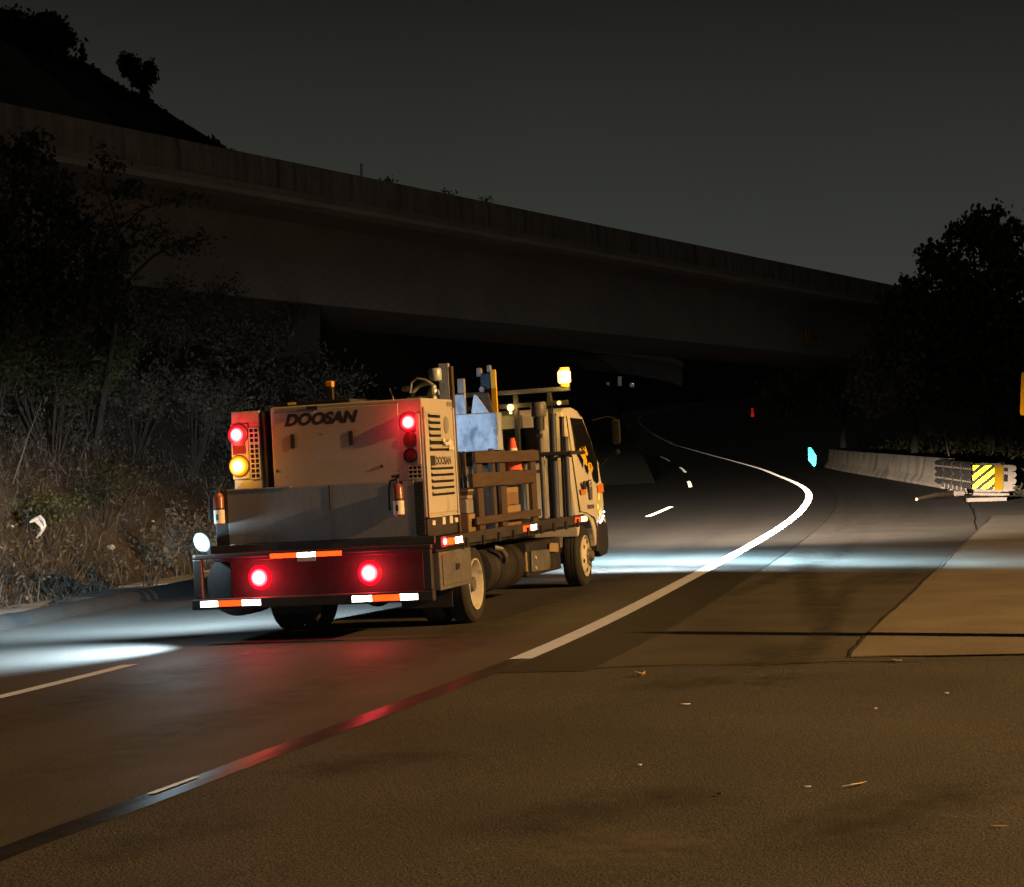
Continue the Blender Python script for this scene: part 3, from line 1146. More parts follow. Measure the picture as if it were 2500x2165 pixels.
# teal marker panel by the barrier
tm = thing('reflective_marker', 'small teal reflective marker panel leaning at the far barrier end', 'marker', (15.05, 103, ground(15.05, 103)))
gz = ground(15.05, 103)
b = B()
b.tube([(15.18, 103, gz), (15.06, 103, gz + 0.9)], 0.03, 6)
b.build('stem', BLACK, tm)
b = B()
z = gz + 0.12
b.prism([(14.88, 102.95, z + 0.95), (15.02, 102.95, z + 0.98), (15.3, 102.95, z + 0.55), (15.28, 102.95, z + 0.06), (15.18, 102.95, z), (14.9, 102.95, z + 0.33)], (0, 0.03, 0))
b.build('panel', TEAL, tm)
# posts made up to carry two dim red spots of light
for (px, py, y, lab) in ((1569, 1030, 292, 'made-up dim red reflector post where the far road bends'), (1837, 1008, 210, 'made-up dim red reflector post alone on the dark right slope')):
    x = (px - 1250) / 5000 * y
    z = CAM_H + (1070 - py) / 5000 * y
    g0 = ground(x, y)
    t = thing('red_spot_post', lab, 'reflector', (x, y, g0), 'made-up red reflector posts along the far road')
    b = B()
    b.cyl((x, y, g0), (x, y, z + 0.5), 0.06, n=8)
    b.build('post', DARKPIPE, t)
    b = B()
    b.box(x - 0.16, x + 0.16, y - 0.09, y - 0.065, z - 0.45, z + 0.4)
    b.build('reflector', REDREFL, t, bevel=0.01)
# pale markers under the bridges
for (px, py0, py1, w, y, lab) in ((1484, 934, 943, 0.1, 160, 'tiny pale marker left of the two under the far overpass'),
                                  (1513, 920, 943, 0.14, 160, 'slim pale post under the far overpass'),
                                  (1543, 936, 946, 0.16, 160, 'small bright white reflector under the far overpass')):
    p0, p1 = fw(px, py1, y), fw(px, py0, y)
    t = thing('pale_marker', lab, 'marker', (p0[0], y, ground(p0[0], y)), 'pale markers under the far overpass')
    b = B()
    b.cyl((p0[0], y + 0.05, ground(p0[0], y)), (p0[0], y + 0.05, p1[2]), 0.03, n=6)
    b.build('stem', BLACK, t)
    b = B()
    b.box(p0[0] - w, p0[0] + w, y - 0.04, y, p0[2], p1[2])
    b.build('plate', WHITEREFL, t)

# chevron sign cut by the right frame edge
sx, sy = 9.95, 40.0
gs = ground(10.33, sy)
ch = thing('chevron_sign', 'yellow chevron sign with black arrow at the right picture edge', 'sign', (10.33, sy, gs))
b = B()
b.box(10.29, 10.37, sy + 0.03, sy + 0.10, gs, 3.1)
b.build('post', DARKMETAL, ch)
b = B()
o_ = []
for (cx, cz, a0) in ((sx + 0.74 - 0.05, 3.11 - 0.05, 0), (sx + 0.05, 3.14 - 0.05, 90), (sx + 0.02, 2.29 + 0.05, 180), (sx + 0.71 - 0.05, 2.26 + 0.05, 270)):
    for a in range(0, 91, 30):
        o_.append((cx + 0.05 * math.cos(R(a0 + a)), sy, cz + 0.05 * math.sin(R(a0 + a))))
b.prism(o_, (0, 0.012, 0))
b.build('panel', SIGNCH, ch)
b = B()
b.prism([(sx + 0.09, sy - 0.004, 2.71), (sx + 0.40, sy - 0.004, 3.06), (sx + 0.66, sy - 0.004, 3.06), (sx + 0.35, sy - 0.004, 2.71), (sx + 0.66, sy - 0.004, 2.34), (sx + 0.40, sy - 0.004, 2.34)], (0, -0.003, 0))
b.build('chevron', INK, ch)

# street lamp (outside the frame on the right) and the marker whose shadow crosses the shoulder
sl = thing('street_lamp', 'tall sodium street lamp beside the shoulder', 'street lamp', (23.4, 11.6, ground(23.4, 11.6)))
g0 = ground(23.4, 11.6)
b = B()
b.tube([(23.4, 11.6, g0), (23.4, 11.6, 5), (23.35, 11.6, 10.2), (22.9, 11.75, 10.7), (21.8, 12.05, 10.82)], [0.13, 0.1, 0.08, 0.05, 0.045], 12)
b.build('mast', STEEL, sl, smooth=True)
b = B()
b.box(20.9, 21.9, 12.05, 12.35, 10.7, 10.88)
b.build('lamp_head', STEEL, sl, bevel=0.04)
b = B()
b.box(21.0, 21.45, 12.1, 12.3, 10.67, 10.698)
b.build('lamp_lens', SODHEAD, sl)
gm = thing('object_marker', 'narrow marker blade on a thin post beside the shoulder', 'marker', (6.05, 17.25, ground(6.05, 17.25)))
g0 = ground(6.05, 17.25)
b = B()
b.cyl((6.05, 17.25, g0), (6.05, 17.25, g0 + 1.25), 0.04, n=8)
b.build('post', DARKMETAL, gm)
b = B()
ca, sa = 0.32, 0.95
b.prism([(6.05 - ca * 0.07, 17.25 - sa * 0.14, g0 + 0.9), (6.05 + ca * 0.14, 17.25 + sa * 0.14, g0 + 0.9), (6.05 + ca * 0.12, 17.25 + sa * 0.12, g0 + 2.3), (6.05, 17.25, g0 + 2.5), (6.05 - ca * 0.12, 17.25 - sa * 0.12, g0 + 2.3)], (0.012, 0, 0))
b.build('blade', SIGNYD, gm)

# ------------------------------------------------------------------ the truck
psi, phi = R(15), R(3.3)
fwv = Vector((math.sin(psi), math.cos(psi), 0))
rt0 = Vector((math.cos(psi), -math.sin(psi), 0))
rt = rt0 * math.cos(phi) + Vector((0, 0, 1)) * math.sin(phi)
upv = Vector((0, 0, 1)) * math.cos(phi) - rt0 * math.sin(phi)
O = Vector((-1.83210, 19.80490, 0.83437)) - upv * 0.93
T = Matrix(((rt.x, fwv.x, upv.x, O.x), (rt.y, fwv.y, upv.y, O.y), (rt.z, fwv.z, upv.z, O.z), (0, 0, 0, 1)))


def tw(*p):
    return tuple(T @ Vector(p))


truck = thing('service_truck', 'white cab-over work truck with flat bed driving away on the road', 'truck', (0, 0, 0), frame=T)


def part(name, m, bevel=0.0, smooth=False, parent=None):
    """decorator-free helper: returns (B, finish)"""
    b = B()
    return b, (lambda: b.build(name, m, parent or truck, bevel, smooth))


def tbox(name, m, x0, x1, y0, y1, z0, z1, parent=None, bevel=0.006):
    return B().box(x0, x1, y0, y1, z0, z1).build(name, m, parent or truck, bevel)


# chassis and bed
for s_ in (-1, 1):
    tbox('chassis_rail', BLACK, s_ * 0.42 - 0.035, s_ * 0.42 + 0.035, 0.25, 7.5, 0.52, 0.74)
for y in (0.6, 2.4, 3.6, 4.8, 5.9):
    tbox('cross_member', BLACK, -0.38, 0.38, y, y + 0.08, 0.55, 0.72)
bed = tbox('bed', BLACK, -1.15, 1.15, 0.0, 6.08, 0.80, 0.925)
for s_ in (-1, 1):
    tbox('side_rail', DARKRED, s_ * 1.155 if s_ > 0 else -1.2, 1.2 if s_ > 0 else -1.155, 0.0, 6.1, 0.835, 0.945)
for k in range(9):
    y = 0.8 + k * 0.6
    tbox('stake_pocket', BLACK, 1.203, 1.225, y, y + 0.07, 0.80, 0.90)
tbox('rear_sill', DARKRED, -1.15, 1.15, -0.05, -0.003, 0.885, 0.96)
tbox('rear_panel', UNDER, -0.98, 1.1, 0.02, 0.06, 0.40, 0.84)
tbox('top_rail', DARKRED, -1.315, 1.13, -0.12, -0.055, 0.835, 0.882, bevel=0.01)
bump = tbox('bumper_beam', DARKRED, -1.335, 1.14, -0.15, -0.06, 0.345, 0.448, bevel=0.012)
for (x0, x1) in ((-1.313, -1.225), (1.04, 1.125)):
    tbox('bumper_post', DARKRED, x0, x1, -0.125, -0.06, 0.45, 0.833, bevel=0.008)
tbox('licence_plate', LABELW, -0.22, -0.03, -0.129, -0.125, 0.775, 0.812, bevel=0)


def tapes(segs, y, z0, z1, slope=0.0):
    for (x0, x1, m) in segs:
        b = B()
        b.prism([(x0, y, z0 + slope * x0), (x1, y, z0 + slope * x1), (x1, y, z1 + slope * x1), (x0, y, z1 + slope * x0)], (0, -0.003, 0))
        b.build('reflective_tape', m, truck)


tapes([(-1.24, -1.057, TAPEW), (-1.057, -0.805, TAPER), (-0.805, -0.61, TAPEW)], -0.1505, 0.372, 0.430)
tapes([(0.325, 0.525, TAPEW), (0.525, 0.81, TAPER), (0.81, 0.985, TAPEW)], -0.1505, 0.365, 0.425)
tapes([(-0.50, -0.222, TAPER), (-0.222, -0.03, TAPEW), (-0.03, 0.235, TAPER)], -0.1235, 0.815, 0.862)
for segs in (((0.16, 0.45, TAPER), (0.45, 0.71, TAPEW)), ((3.07, 3.40, TAPER), (3.40, 3.67, TAPEW)), ((5.56, 5.89, TAPER), (5.89, 6.07, TAPEW))):
    for (y0, y1, m) in segs:
        b = B()
        b.box(1.2005, 1.2035, y0, y1, 0.858, 0.92)
        b.build('reflective_tape', m, truck)


def lit_rings(parent, c, axis, r, mats):
    """the domed lens of a lit lamp: hot core, then rings dimming towards the rim"""
    cuts_ = [(0.0, 0.050), (0.52, 0.045), (0.68, 0.037), (0.84, 0.026), (1.0, 0.012)]
    for k, nm in enumerate(('lamp_core', 'lens', 'lens', 'lens')):
        (a0, h0), (a1, h1) = cuts_[k], cuts_[k + 1]
        b = B()
        am, hm = (a0 + a1) / 2, (h0 + h1) / 2 + 0.001
        b.lathe(c, axis, [(h1, r * a1), (hm, r * am), (h0, r * a0)], 28)
        b.build(nm, mats[k], parent, smooth=True)


def round_lamp(parent, x, y, z, r, rim, mats, name='brake_lamp', axis=(0, -1, 0)):
    """lens dome standing proud of its bezel"""
    b = B()
    b.lathe((x, y, z), axis, [(0, r * 1.06), (0.008, r * 1.06), (0.013, r * 1.01), (0.012, r * 1.0)], 28)
    o = b.build(name, rim, parent, smooth=True)
    lit_rings(o, (x, y, z), axis, r, mats)
    return o


RED = (1.0, 0.03, 0.045)
for x in (-0.674, 0.46):
    # square cluster with lit round core
    o = B().box(x - 0.07, x + 0.07, 0.012, 0.0195, 0.56, 0.70).build('brake_lamp', DARKRED, truck, 0.02)
    lit_rings(o, (x, 0.031, 0.63), (0, -1, 0), 0.122, REDS)
    l = bulb('brake_lamp_light', tw(x, -0.11, 0.63), 17, RED, 0.05)

# under-deck toolbox on the right
tb = tbox('toolbox', DARKMETAL, 0.72, 1.165, 0.03, 1.10, 0.43, 0.795, bevel=0.01)
tbox('toolbox_door', DARKMETAL, 1.166, 1.178, 0.10, 1.03, 0.47, 0.765, parent=tb)
tbox('latch', BLACK, 1.179, 1.19, 0.5, 0.62, 0.60, 0.66, parent=tb)
# round drum hung at the left rear
b = B()
b.cyl((-0.98, 0.14, 0.57), (-0.98, 0.62, 0.57), 0.315, n=32)
b.build('storage_drum', UNDER, truck, bevel=0.02, smooth=True)
# mud flaps, axle, diff
for s_ in (-1, 1):
    tbox('mud_flap', RUBBER, s_ * 0.7 - 0.27, s_ * 0.7 + 0.27, 1.02, 1.035, 0.2, 0.78)
b = B()
b.cyl((-0.9, 1.56, 0.39), (0.9, 1.56, 0.39), 0.07)
b.ball((0, 1.56, 0.39), 0.19)
b.build('rear_axle', BLACK, truck, smooth=True)
b = B()
b.cyl((-0.8, 6.8, 0.36), (0.8, 6.8, 0.36), 0.055)
b.build('front_axle', BLACK, truck)


def wheel(x_out, y, side, dual, name='wheel'):
    """x_out: outer tyre face; side +1 right. Lathe axis along x"""
    R_, W = 0.395, 0.225
    w = thing(name, None, None, (x_out, y, R_))
    w.parent = truck
    w.matrix_parent_inverse = Matrix()
    w.matrix_basis = Matrix.Translation((x_out, y, R_))
    axis = (side, 0, 0)
    offs = (0.0, -0.29) if dual else (0.0,)
    for o_ in offs:
        b = B()
        p = [(-W + 0.02, 0.262), (-W, 0.30), (-W + 0.004, 0.36), (-W + 0.035, R_ - 0.006)]
        p += [(-W + 0.05, R_), (-0.165, R_), (-0.163, R_ - 0.012), (-0.153, R_ - 0.012), (-0.151, R_), (-0.118, R_), (-0.116, R_ - 0.012), (-0.106, R_ - 0.012), (-0.104, R_), (-0.072, R_), (-0.07, R_ - 0.012), (-0.06, R_ - 0.012), (-0.058, R_)]
        p += [(-0.045, R_), (-0.03, R_ - 0.006), (-0.004, 0.36), (0.0, 0.31), (-0.01, 0.262)]
        b.lathe((x_out + side * o_, y, R_), axis, p, 40, closed=True)
        b.build('tyre', RUBBER, w, smooth=True)
    b = B()
    if dual:      # deep dished outer rim
        prof = [(-0.015, 0.262), (0.004, 0.262), (0.006, 0.25), (-0.012, 0.238), (-0.06, 0.228), (-0.10, 0.205), (-0.14, 0.195), (-0.155, 0.16), (-0.155, 0.1)]
        b.lathe((x_out, y, R_), axis, prof, 40)
    else:         # flat disc rim of the front axle
        prof = [(-0.02, 0.262), (0.006, 0.262), (0.01, 0.25), (-0.012, 0.24), (-0.03, 0.225), (0.0, 0.215), (0.012, 0.19), (0.02, 0.13), (0.035, 0.11)]
        b.lathe((x_out, y, R_), axis, prof, 40)
    rim = b.build('rim', RIM, w, smooth=True)
    b = B()
    if dual:
        b.lathe((x_out, y, R_), axis, [(-0.155, 0.1), (-0.06, 0.095), (-0.05, 0.08), (-0.02, 0.07), (-0.01, 0.0)], 24)
    else:
        b.lathe((x_out, y, R_), axis, [(0.03, 0.11), (0.05, 0.1), (0.055, 0.075), (0.10, 0.065), (0.11, 0.0)], 24)
    b.build('hub', DARKMETAL, w, smooth=True)
    hr, hx = (0.178, -0.1512) if dual else (0.178, 0.0165)
    for k in range(6):
        a = 2 * math.pi * (k + 0.3) / 6
        b = B()
        cy, cz = y + hr * math.cos(a), R_ + hr * math.sin(a)
        b.lathe((x_out + side * hx, cy, cz), axis, [(0.0, 0.027), (0.004, 0.024), (0.0045, 0.0)], 12)
        b.build('hand_hole_shade', VOID, rim)  # dark disc on the rim, the hole's shade put into its colour
    for k in range(6):
        a = 2 * math.pi * (k + 0.8) / 6
        cy, cz = y + 0.1 * math.cos(a), R_ + 0.1 * math.sin(a)
        s0, s1 = (-0.155, -0.12) if dual else (0.03, 0.06)
        B().cyl((x_out + side * s0, cy, cz), (x_out + side * s1, cy, cz), 0.014, n=6).build('wheel_nut', STEEL, w)
    return w


wheel(1.07, 1.56, 1, True)
wheel(-1.07, 1.56, -1, True)
wheel(1.02, 6.8, 1, False)
wheel(-1.02, 6.8, -1, False)

# side gear under the bed
b = B()
b.cyl((0.78, 2.35, 0.48), (0.78, 3.75, 0.48), 0.25, n=28)
b.build('fuel_tank', BLACK, truck, bevel=0.015, smooth=True)
for y in (2.7, 3.4):
    b = B()
    b.lathe((0.78, y, 0.48), (0, 1, 0), [(0, 0.252), (0, 0.258), (0.05, 0.258), (0.05, 0.252)], 28)
    b.build('tank_strap', BLACK, truck)
tbox('battery_box', BLACK, 0.55, 1.0, 3.95, 5.55, 0.31, 0.70, bevel=0.02)
b = B()
b.prism([(1.003, 4.03, 0.36), (1.003, 4.83, 0.34), (1.003, 4.90, 0.40), (1.003, 4.88, 0.58), (1.003, 4.05, 0.605)], (0.03, 0, 0))
bc = b.build('battery_cover', DARKMETAL, truck, bevel=0.012)
for (y, z) in ((4.17, 0.52), (4.17, 0.40)):
    B().cyl((1.033, y, z), (1.045, y, z), 0.02, n=8).build('bolt', LABELW, bc)
b = B()
b.prism([(1.02, 4.86, 0.55), (1.02, 5.26, 0.52), (1.02, 5.30, 0.63), (1.02, 4.9, 0.655)], (0.025, 0, 0))
b.build('air_filter_lid', CARDL, truck, bevel=0.008)
b = B()
b.cyl((1.0, 3.86, 0.38), (1.0, 3.86, 0.60), 0.02)
b.build('drain_pipe', CARDL, truck)
b = B()
b.tube([(1.0, 2.55, 0.72), (1.06, 2.62, 0.70), (1.07, 2.75, 0.62), (1.04, 2.82, 0.55)], 0.03, 8)
b.build('filler_hose', DARKMETAL, truck, smooth=True)

# flood lamp on the rear left corner
fl = thing('flood_lamp', None, None, (-1.2, -0.1, 0.9))
fl.parent = truck
fl.matrix_basis = Matrix.Translation((-1.2, -0.1, 0.9))
B().box(-1.22, -1.18, -0.11, -0.07, 0.883, 0.95).build('bracket', BLACK, fl, 0.005)
fa = Vector((-0.25, -0.92, -0.25)).normalized()
fc = Vector((-1.2, -0.12, 1.005))
b = B()
b.lathe(fc - fa * 0.06, fa, [(0, 0.0), (0.0, 0.06), (0.04, 0.092), (0.07, 0.097)], 24)
b.build('housing', BLACK, fl, smooth=True)
b = B()
b.lathe(fc, fa, [(0.018, 0.078), (0.024, 0.06), (0.026, 0.0)], 24)
b.build('lens', HOTCOOL, fl, smooth=True)
b = B()
b.lathe(fc, fa, [(0.008, 0.098), (0.012, 0.092), (0.018, 0.078)], 24)
b.build('lens_halo', glow('cool_lens_halo', (0.45, 0.85, 1.0), 1.2), fl, smooth=True)  # rim given a glow to imitate the halo round the flood
spot('flood_beam', tw(-1.28, -0.17, 0.98), tw(-2.75, -0.75, 0.0), 2600, COOL, 100, 1.0, 0.05)
spot('left_lane_fill', tw(-1.40, -0.10, 1.02), tw(-3.0, 3.0, 0.0), 11000, COOL, 150, 1.0, 0.05, (1, 0.112, 1))  # added spot for the left lane's light pool, off the lamp's own axis
spot('left_bank_fill', tw(-1.5, -0.16, 1.06), tw(-7.5, 8.0, 1.75), 3800, (0.92, 0.95, 0.95), 112, 1.0, 0.05, (1, 0.115, 1))  # added fill spot that brightens the left bank
bulb('flood_glare', tw(-1.55, -0.22, 1.08), 26, COOL, 0.05)

# marker lamp at the bed corner
b = B()
b.lathe((1.2, 0.085, 0.895), (1, -0.2, 0), [(0, 0.034), (0.015, 0.032), (0.024, 0.02), (0.026, 0)], 16)
b.build('marker_lamp', HOTRED, truck, smooth=True)
b = B()
b.lathe((1.199, 0.085, 0.895), (1, -0.2, 0), [(0, 0.05), (0.008, 0.05), (0.012, 0.034)], 16)
b.build('marker_halo', REDHALO, truck, smooth=True)  # ring given emission to imitate the lamp's red halo
bulb('marker_lamp_light', tw(1.28, 0.03, 0.895), 1.2, RED, 0.02)
b = B()
b.lathe((1.2, 6.12, 0.885), (1, -0.2, 0), [(0, 0.034), (0.015, 0.03), (0.024, 0)], 16)
b.build('marker_lamp', HOTAMB, truck, smooth=True)

# ---- cab
def cw(z):
    return 1.02 if z < 1.5 else 1.02 - (z - 1.5) * 0.16


arc = [(6.93 + 0.52 * math.cos(R(a)), 0.40 + 0.50 * math.sin(R(a))) for a in range(150, 5, -12)]
side = [(6.42, 2.22), (6.42, 0.93)] + arc + [(7.48, 0.42), (7.93, 0.44), (8.0, 0.86), (8.02, 1.07), (7.97, 1.3), (7.90, 1.48), (7.66, 1.85), (7.42, 2.17), (7.30, 2.25), (7.0, 2.29), (6.55, 2.27)]
b = B()
n = len(side)
vs = [(cw(z), y, z) for (y, z) in side] + [(-cw(z), y, z) for (y, z) in side]
fs = [tuple(range(n)), tuple(range(2 * n - 1, n - 1, -1))] + [(i, n + i, n + (i + 1) % n, (i + 1) % n) for i in range(n)]
b.add(vs, fs)
cab = b.build('cab', WHITE, truck, bevel=0.02)


def on_side(pts, lift, th, name, m, parent=None, s_=1, bevel=0.0):
    b = B()
    b.prism([(s_ * (cw(z) + lift), y, z) for (y, z) in pts], (s_ * th, 0, 0))
    return b.build(name, m, parent or cab, bevel)


win = [(6.72, 2.15), (7.36, 2.14), (7.60, 1.86), (7.74, 1.62), (7.70, 1.33), (7.60, 1.30), (7.50, 1.36), (7.46, 1.52), (6.75, 1.72)]
for s_ in (1, -1):
    d_ = on_side([(6.60, 2.18), (7.40, 2.17), (7.66, 1.84), (7.82, 1.55), (7.80, 1.05), (7.52, 0.72), (7.40, 0.86), (6.95, 0.935), (6.60, 0.97)], 0.004, 0.012, 'door', WHITE, cab, s_, 0.004)
    on_side(win, 0.018, 0.006, 'window', GLASS, cab, s_)
# decal shapes: yellow reflections put into the colour of the lower glass, door furniture
for pts in ([(6.76, 1.72), (6.9, 1.78), (7.0, 1.70), (7.08, 1.73), (7.12, 1.62), (7.06, 1.53), (6.98, 1.55), (6.90, 1.64)],
            [(7.02, 1.80), (7.12, 1.74), (7.2, 1.80), (7.26, 1.69), (7.18, 1.665), (7.10, 1.70)],
            [(7.12, 1.555), (7.2, 1.585), (7.34, 1.57), (7.37, 1.49), (7.29, 1.445), (7.17, 1.48)]):
    on_side(pts, 0.026, 0.003, 'painted_reflection', YELLOW, cab)
on_side([(7.21, 1.56), (7.28, 1.56), (7.25, 1.50)], 0.030, 0.003, 'painted_reflection', INK, cab)
on_side([(6.75, 1.33), (6.83, 1.35), (6.90, 1.30), (6.89, 1.245), (6.78, 1.24)], 0.018, 0.02, 'door_handle', INK, cab)
on_side([(6.62, 1.255), (6.78, 1.235), (6.93, 1.235), (6.93, 1.18), (6.66, 1.18)], 0.018, 0.004, 'badge', ORANGE, cab)
on_side([(7.10, 1.36), (7.27, 1.36), (7.30, 1.25), (7.28, 1.1), (7.14, 1.11)], 0.018, 0.004, 'logo_panel', BADGE, cab)
text_mesh('logo_lettering', 'CE', 0.1, LABELW, cab, (cw(1.3) + 0.0235, 7.19, 1.30), (0, 1, 0), (0, 0, 1), depth=0.001, fat=0.003)
on_side([(7.0, 1.04), (7.36, 1.035), (7.36, 0.985), (7.0, 0.99)], 0.018, 0.003, 'lettering_strip', BADGE, cab)
for (y0, y1, z0, z1) in ((7.63, 7.68, 1.08, 1.21), (7.53, 7.60, 0.97, 1.03), (7.60, 7.66, 0.88, 0.94)):
    on_side([(y0, z1), (y1, z1), (y1 + 0.02, z0), (y0 + 0.02, z0)], 0.018, 0.004, 'reflector_strip', AMBREFL, cab)
on_side([(7.60, 1.27), (7.93, 1.30), (7.97, 1.18), (7.62, 1.17)], 0.0185, 0.006, 'turn_signal', ORANGE, cab)
# windscreen, front lamps, bumper, rear window of the cab
b = B()
b.prism([(-0.86, 7.43, 2.12), (0.86, 7.43, 2.12), (0.94, 7.865, 1.54), (-0.94, 7.865, 1.54)], (0, 0.02, 0.012))
b.build('windscreen', GLASS, cab)
b = B()
b.box(-0.62, 0.62, 6.40, 6.416, 1.62, 2.05)
b.build('rear_window', GLASS, cab, 0.006)
for s_ in (-1, 1):
    b = B()
    b.box(s_ * 0.92 - 0.1 if s_ > 0 else -1.03, 1.03 if s_ > 0 else -0.82, 7.9, 8.04, 0.68, 0.84)
    b.build('headlamp', LABELW, cab, 0.02)
    spot('headlamp_beam', tw(s_ * 0.8, 8.12, 0.78), tw(s_ * 0.8 + 1.8, 36, -0.35), 90000, (1.0, 0.79, 0.59), 64, 1.0, 0.06, (1, 0.10, 1))
b = B()
pr = [(7.42, 0.42), (7.52, 0.80), (7.9, 0.80), (8.06, 0.74), (8.06, 0.46), (7.96, 0.36), (7.6, 0.34)]
b.prism([(-1.05, y, z) for (y, z) in pr], (2.10, 0, 0))
fb = b.build('front_bumper', BLACK, cab, bevel=0.02)
for k, (y, z) in enumerate(((7.60, 0.79), (7.68, 0.81), (7.76, 0.835), (7.83, 0.865), (7.86, 0.92))):
    b = B()
    b.ball((1.052, y, z), 0.011, n=5)
    b.build('led_lamp', HOTCOOL, fb)
# flat light bar under the front bumper throwing a fan of light across the road
b = B()
b.box(-0.5, 0.5, 8.065, 8.11, 0.52, 0.58)
b.build('light_bar', HOTCOOL, fb, 0.008)
lb = Vector(tw(0.35, 8.2, 0.60))
fan = spot('light_bar_fan', lb, (lb.x + 2.4, lb.y + 5.2, 0.0), 75000, (0.55, 0.88, 1.0), 150, 1.0, 0.04)
fan.rotation_euler = (R(90 - 7.4), 0, R(-30))
fan.scale = (1.0, 0.032, 1.0)
spill = spot('light_bar_spill', lb, (lb.x + 2.4, lb.y + 3, 0.0), 9000, (0.7, 0.9, 1.0), 150, 1.0, 0.04)
spill.rotation_euler = (R(90 - 15), 0, R(-32))
spill.scale = (1.0, 0.075, 1.0)
# mirror
mr = thing('door_mirror', None, None, (1.04, 7.66, 1.75))
mr.parent = cab
mr.matrix_basis = Matrix.Translation((1.04, 7.66, 1.75))
b = B()
b.tube([(1.0, 7.66, 2.12), (1.2, 7.72, 2.16), (1.30, 7.74, 2.13)], 0.008, 6)
b.tube([(1.02, 7.80, 1.50), (1.2, 7.78, 1.66), (1.30, 7.74, 1.72)], 0.008, 6)
b.build('mirror_arm', VOID, mr)
b = B()
b.box(1.25, 1.36, 7.70, 7.77, 1.80, 2.12)
b.build('mirror_head', VOID, mr, bevel=0.03)
b = B()
b.box(1.265, 1.345, 7.694, 7.699, 1.83, 2.09)
b.build('mirror_glass', GLASS, mr)
b = B()
b.ball((1.31, 7.73, 1.70), 0.035, (1, 0.5, 1), n=6)
b.build('spot_mirror', VOID, mr, smooth=True)

# headache rack behind the cab
rk = thing('headache_rack', None, None, (0, 6.25, 0.93))
rk.parent = truck
rk.matrix_basis = Matrix.Translation((0, 6.25, 0.93))
for x in (-1.02, -0.38, 0.36, 0.80):
    B().box(x - 0.028, x + 0.028, 6.20, 6.28, 0.947, 2.473).build('post', DARKPIPE, rk, 0.006)
B().box(-1.06, 1.06, 6.195, 6.285, 2.475, 2.53).build('top_bar', GREYPIPE, rk, 0.008)
B().box(-1.05, 1.05, 6.185, 6.195, 2.30, 2.36).build('cross_bar', DARKPIPE, rk, 0.004)
B().box(-1.05, 1.05, 6.185, 6.195, 1.66, 1.74).build('cross_bar', DARKPIPE, rk, 0.004)
B().box(0.42, 1.22, 5.46, 5.50, 1.685, 1.735).build('pipe_clamp', BLACK, truck, 0.01)
B().cyl((1.2, 5.48, 1.71), (1.2, 6.24, 1.71), 0.022).build('clamp_arm', BLACK, truck)
for (x, z, r_) in ((0.303, 2.31, 0.045), (0.30, 2.245, 0.018), (0.93, 2.33, 0.026)):
    b = B()
    b.lathe((x, 6.18, z), (0, -1, 0), [(0, r_), (0.02, r_ * 0.9), (0.03, r_ * 0.5), (0.031, 0)], 16)
    b.build('clearance_lamp', HOTAMB, rk, smooth=True)
bulb('clearance_lamp_light', tw(0.30, 6.08, 2.31), 3.0, (1, 0.6, 0.15), 0.03)
# amber beacon
be = thing('beacon', None, None, (1.0, 6.24, 2.53))
be.parent = truck
be.matrix_basis = Matrix.Translation((1.0, 6.24, 2.53))
B().lathe((1.0, 6.24, 2.532), (0, 0, 1), [(0, 0), (0, 0.06), (0.03, 0.062), (0.04, 0.05)], 20).build('beacon_base', AMBHOUSE, be, smooth=True)
B().lathe((1.0, 6.24, 2.57), (0, 0, 1), [(0, 0.06), (0.02, 0.082), (0.14, 0.082), (0.165, 0.065), (0.17, 0.0)], 24).build('beacon_dome', HOTBEACON, be, smooth=True)
B().lathe((1.0, 6.24, 2.742), (0, 0, 1), [(0, 0.0), (0, 0.075), (0.025, 0.07), (0.03, 0)], 20).build('beacon_cap', AMBHOUSE, be, smooth=True)
bulb('beacon_light', tw(1.12, 6.05, 2.68), 30, (1, 0.55, 0.08), 0.06)

# stake side on the right of the bed: boards and uprights
for (z0, z1, y0, y1) in ((1.63, 1.752, 1.46, 4.10), (1.385, 1.53, 1.33, 3.90)):
    B().box(1.135, 1.165, y0, y1, z0, z1).build('stake_board', WOOD, truck, 0.006)
B().box(1.135, 1.165, 1.40, 4.05, 1.0, 1.08).build('stake_board', WOOD, truck, 0.006)
for (y0, y1, z1) in ((1.62, 1.82, 1.74), (2.22, 2.32, 1.78), (2.52, 2.74, 1.78), (3.84, 4.06, 1.76)):
    B().box(1.085, 1.13, y0, y1, 0.928, z1).build('stake', WOODV, truck, 0.006)
B().box(0.15, 1.08, 2.34, 2.38, 0.93, 1.30).build('divider_board', WOOD, truck, 0.005)

# ------------------------------------------------------------------ compressor on the bed
cp = thing('air_compressor', 'big beige enclosed air compressor mounted across the rear of the truck bed', 'compressor', (0.05, 0.6, 0.93), frame=T)


def cbox(name, m, x0, x1, y0, y1, z0, z1, parent=None, bevel=0.006):
    return B().box(x0, x1, y0, y1, z0, z1).build(name, m, parent or cp, bevel)


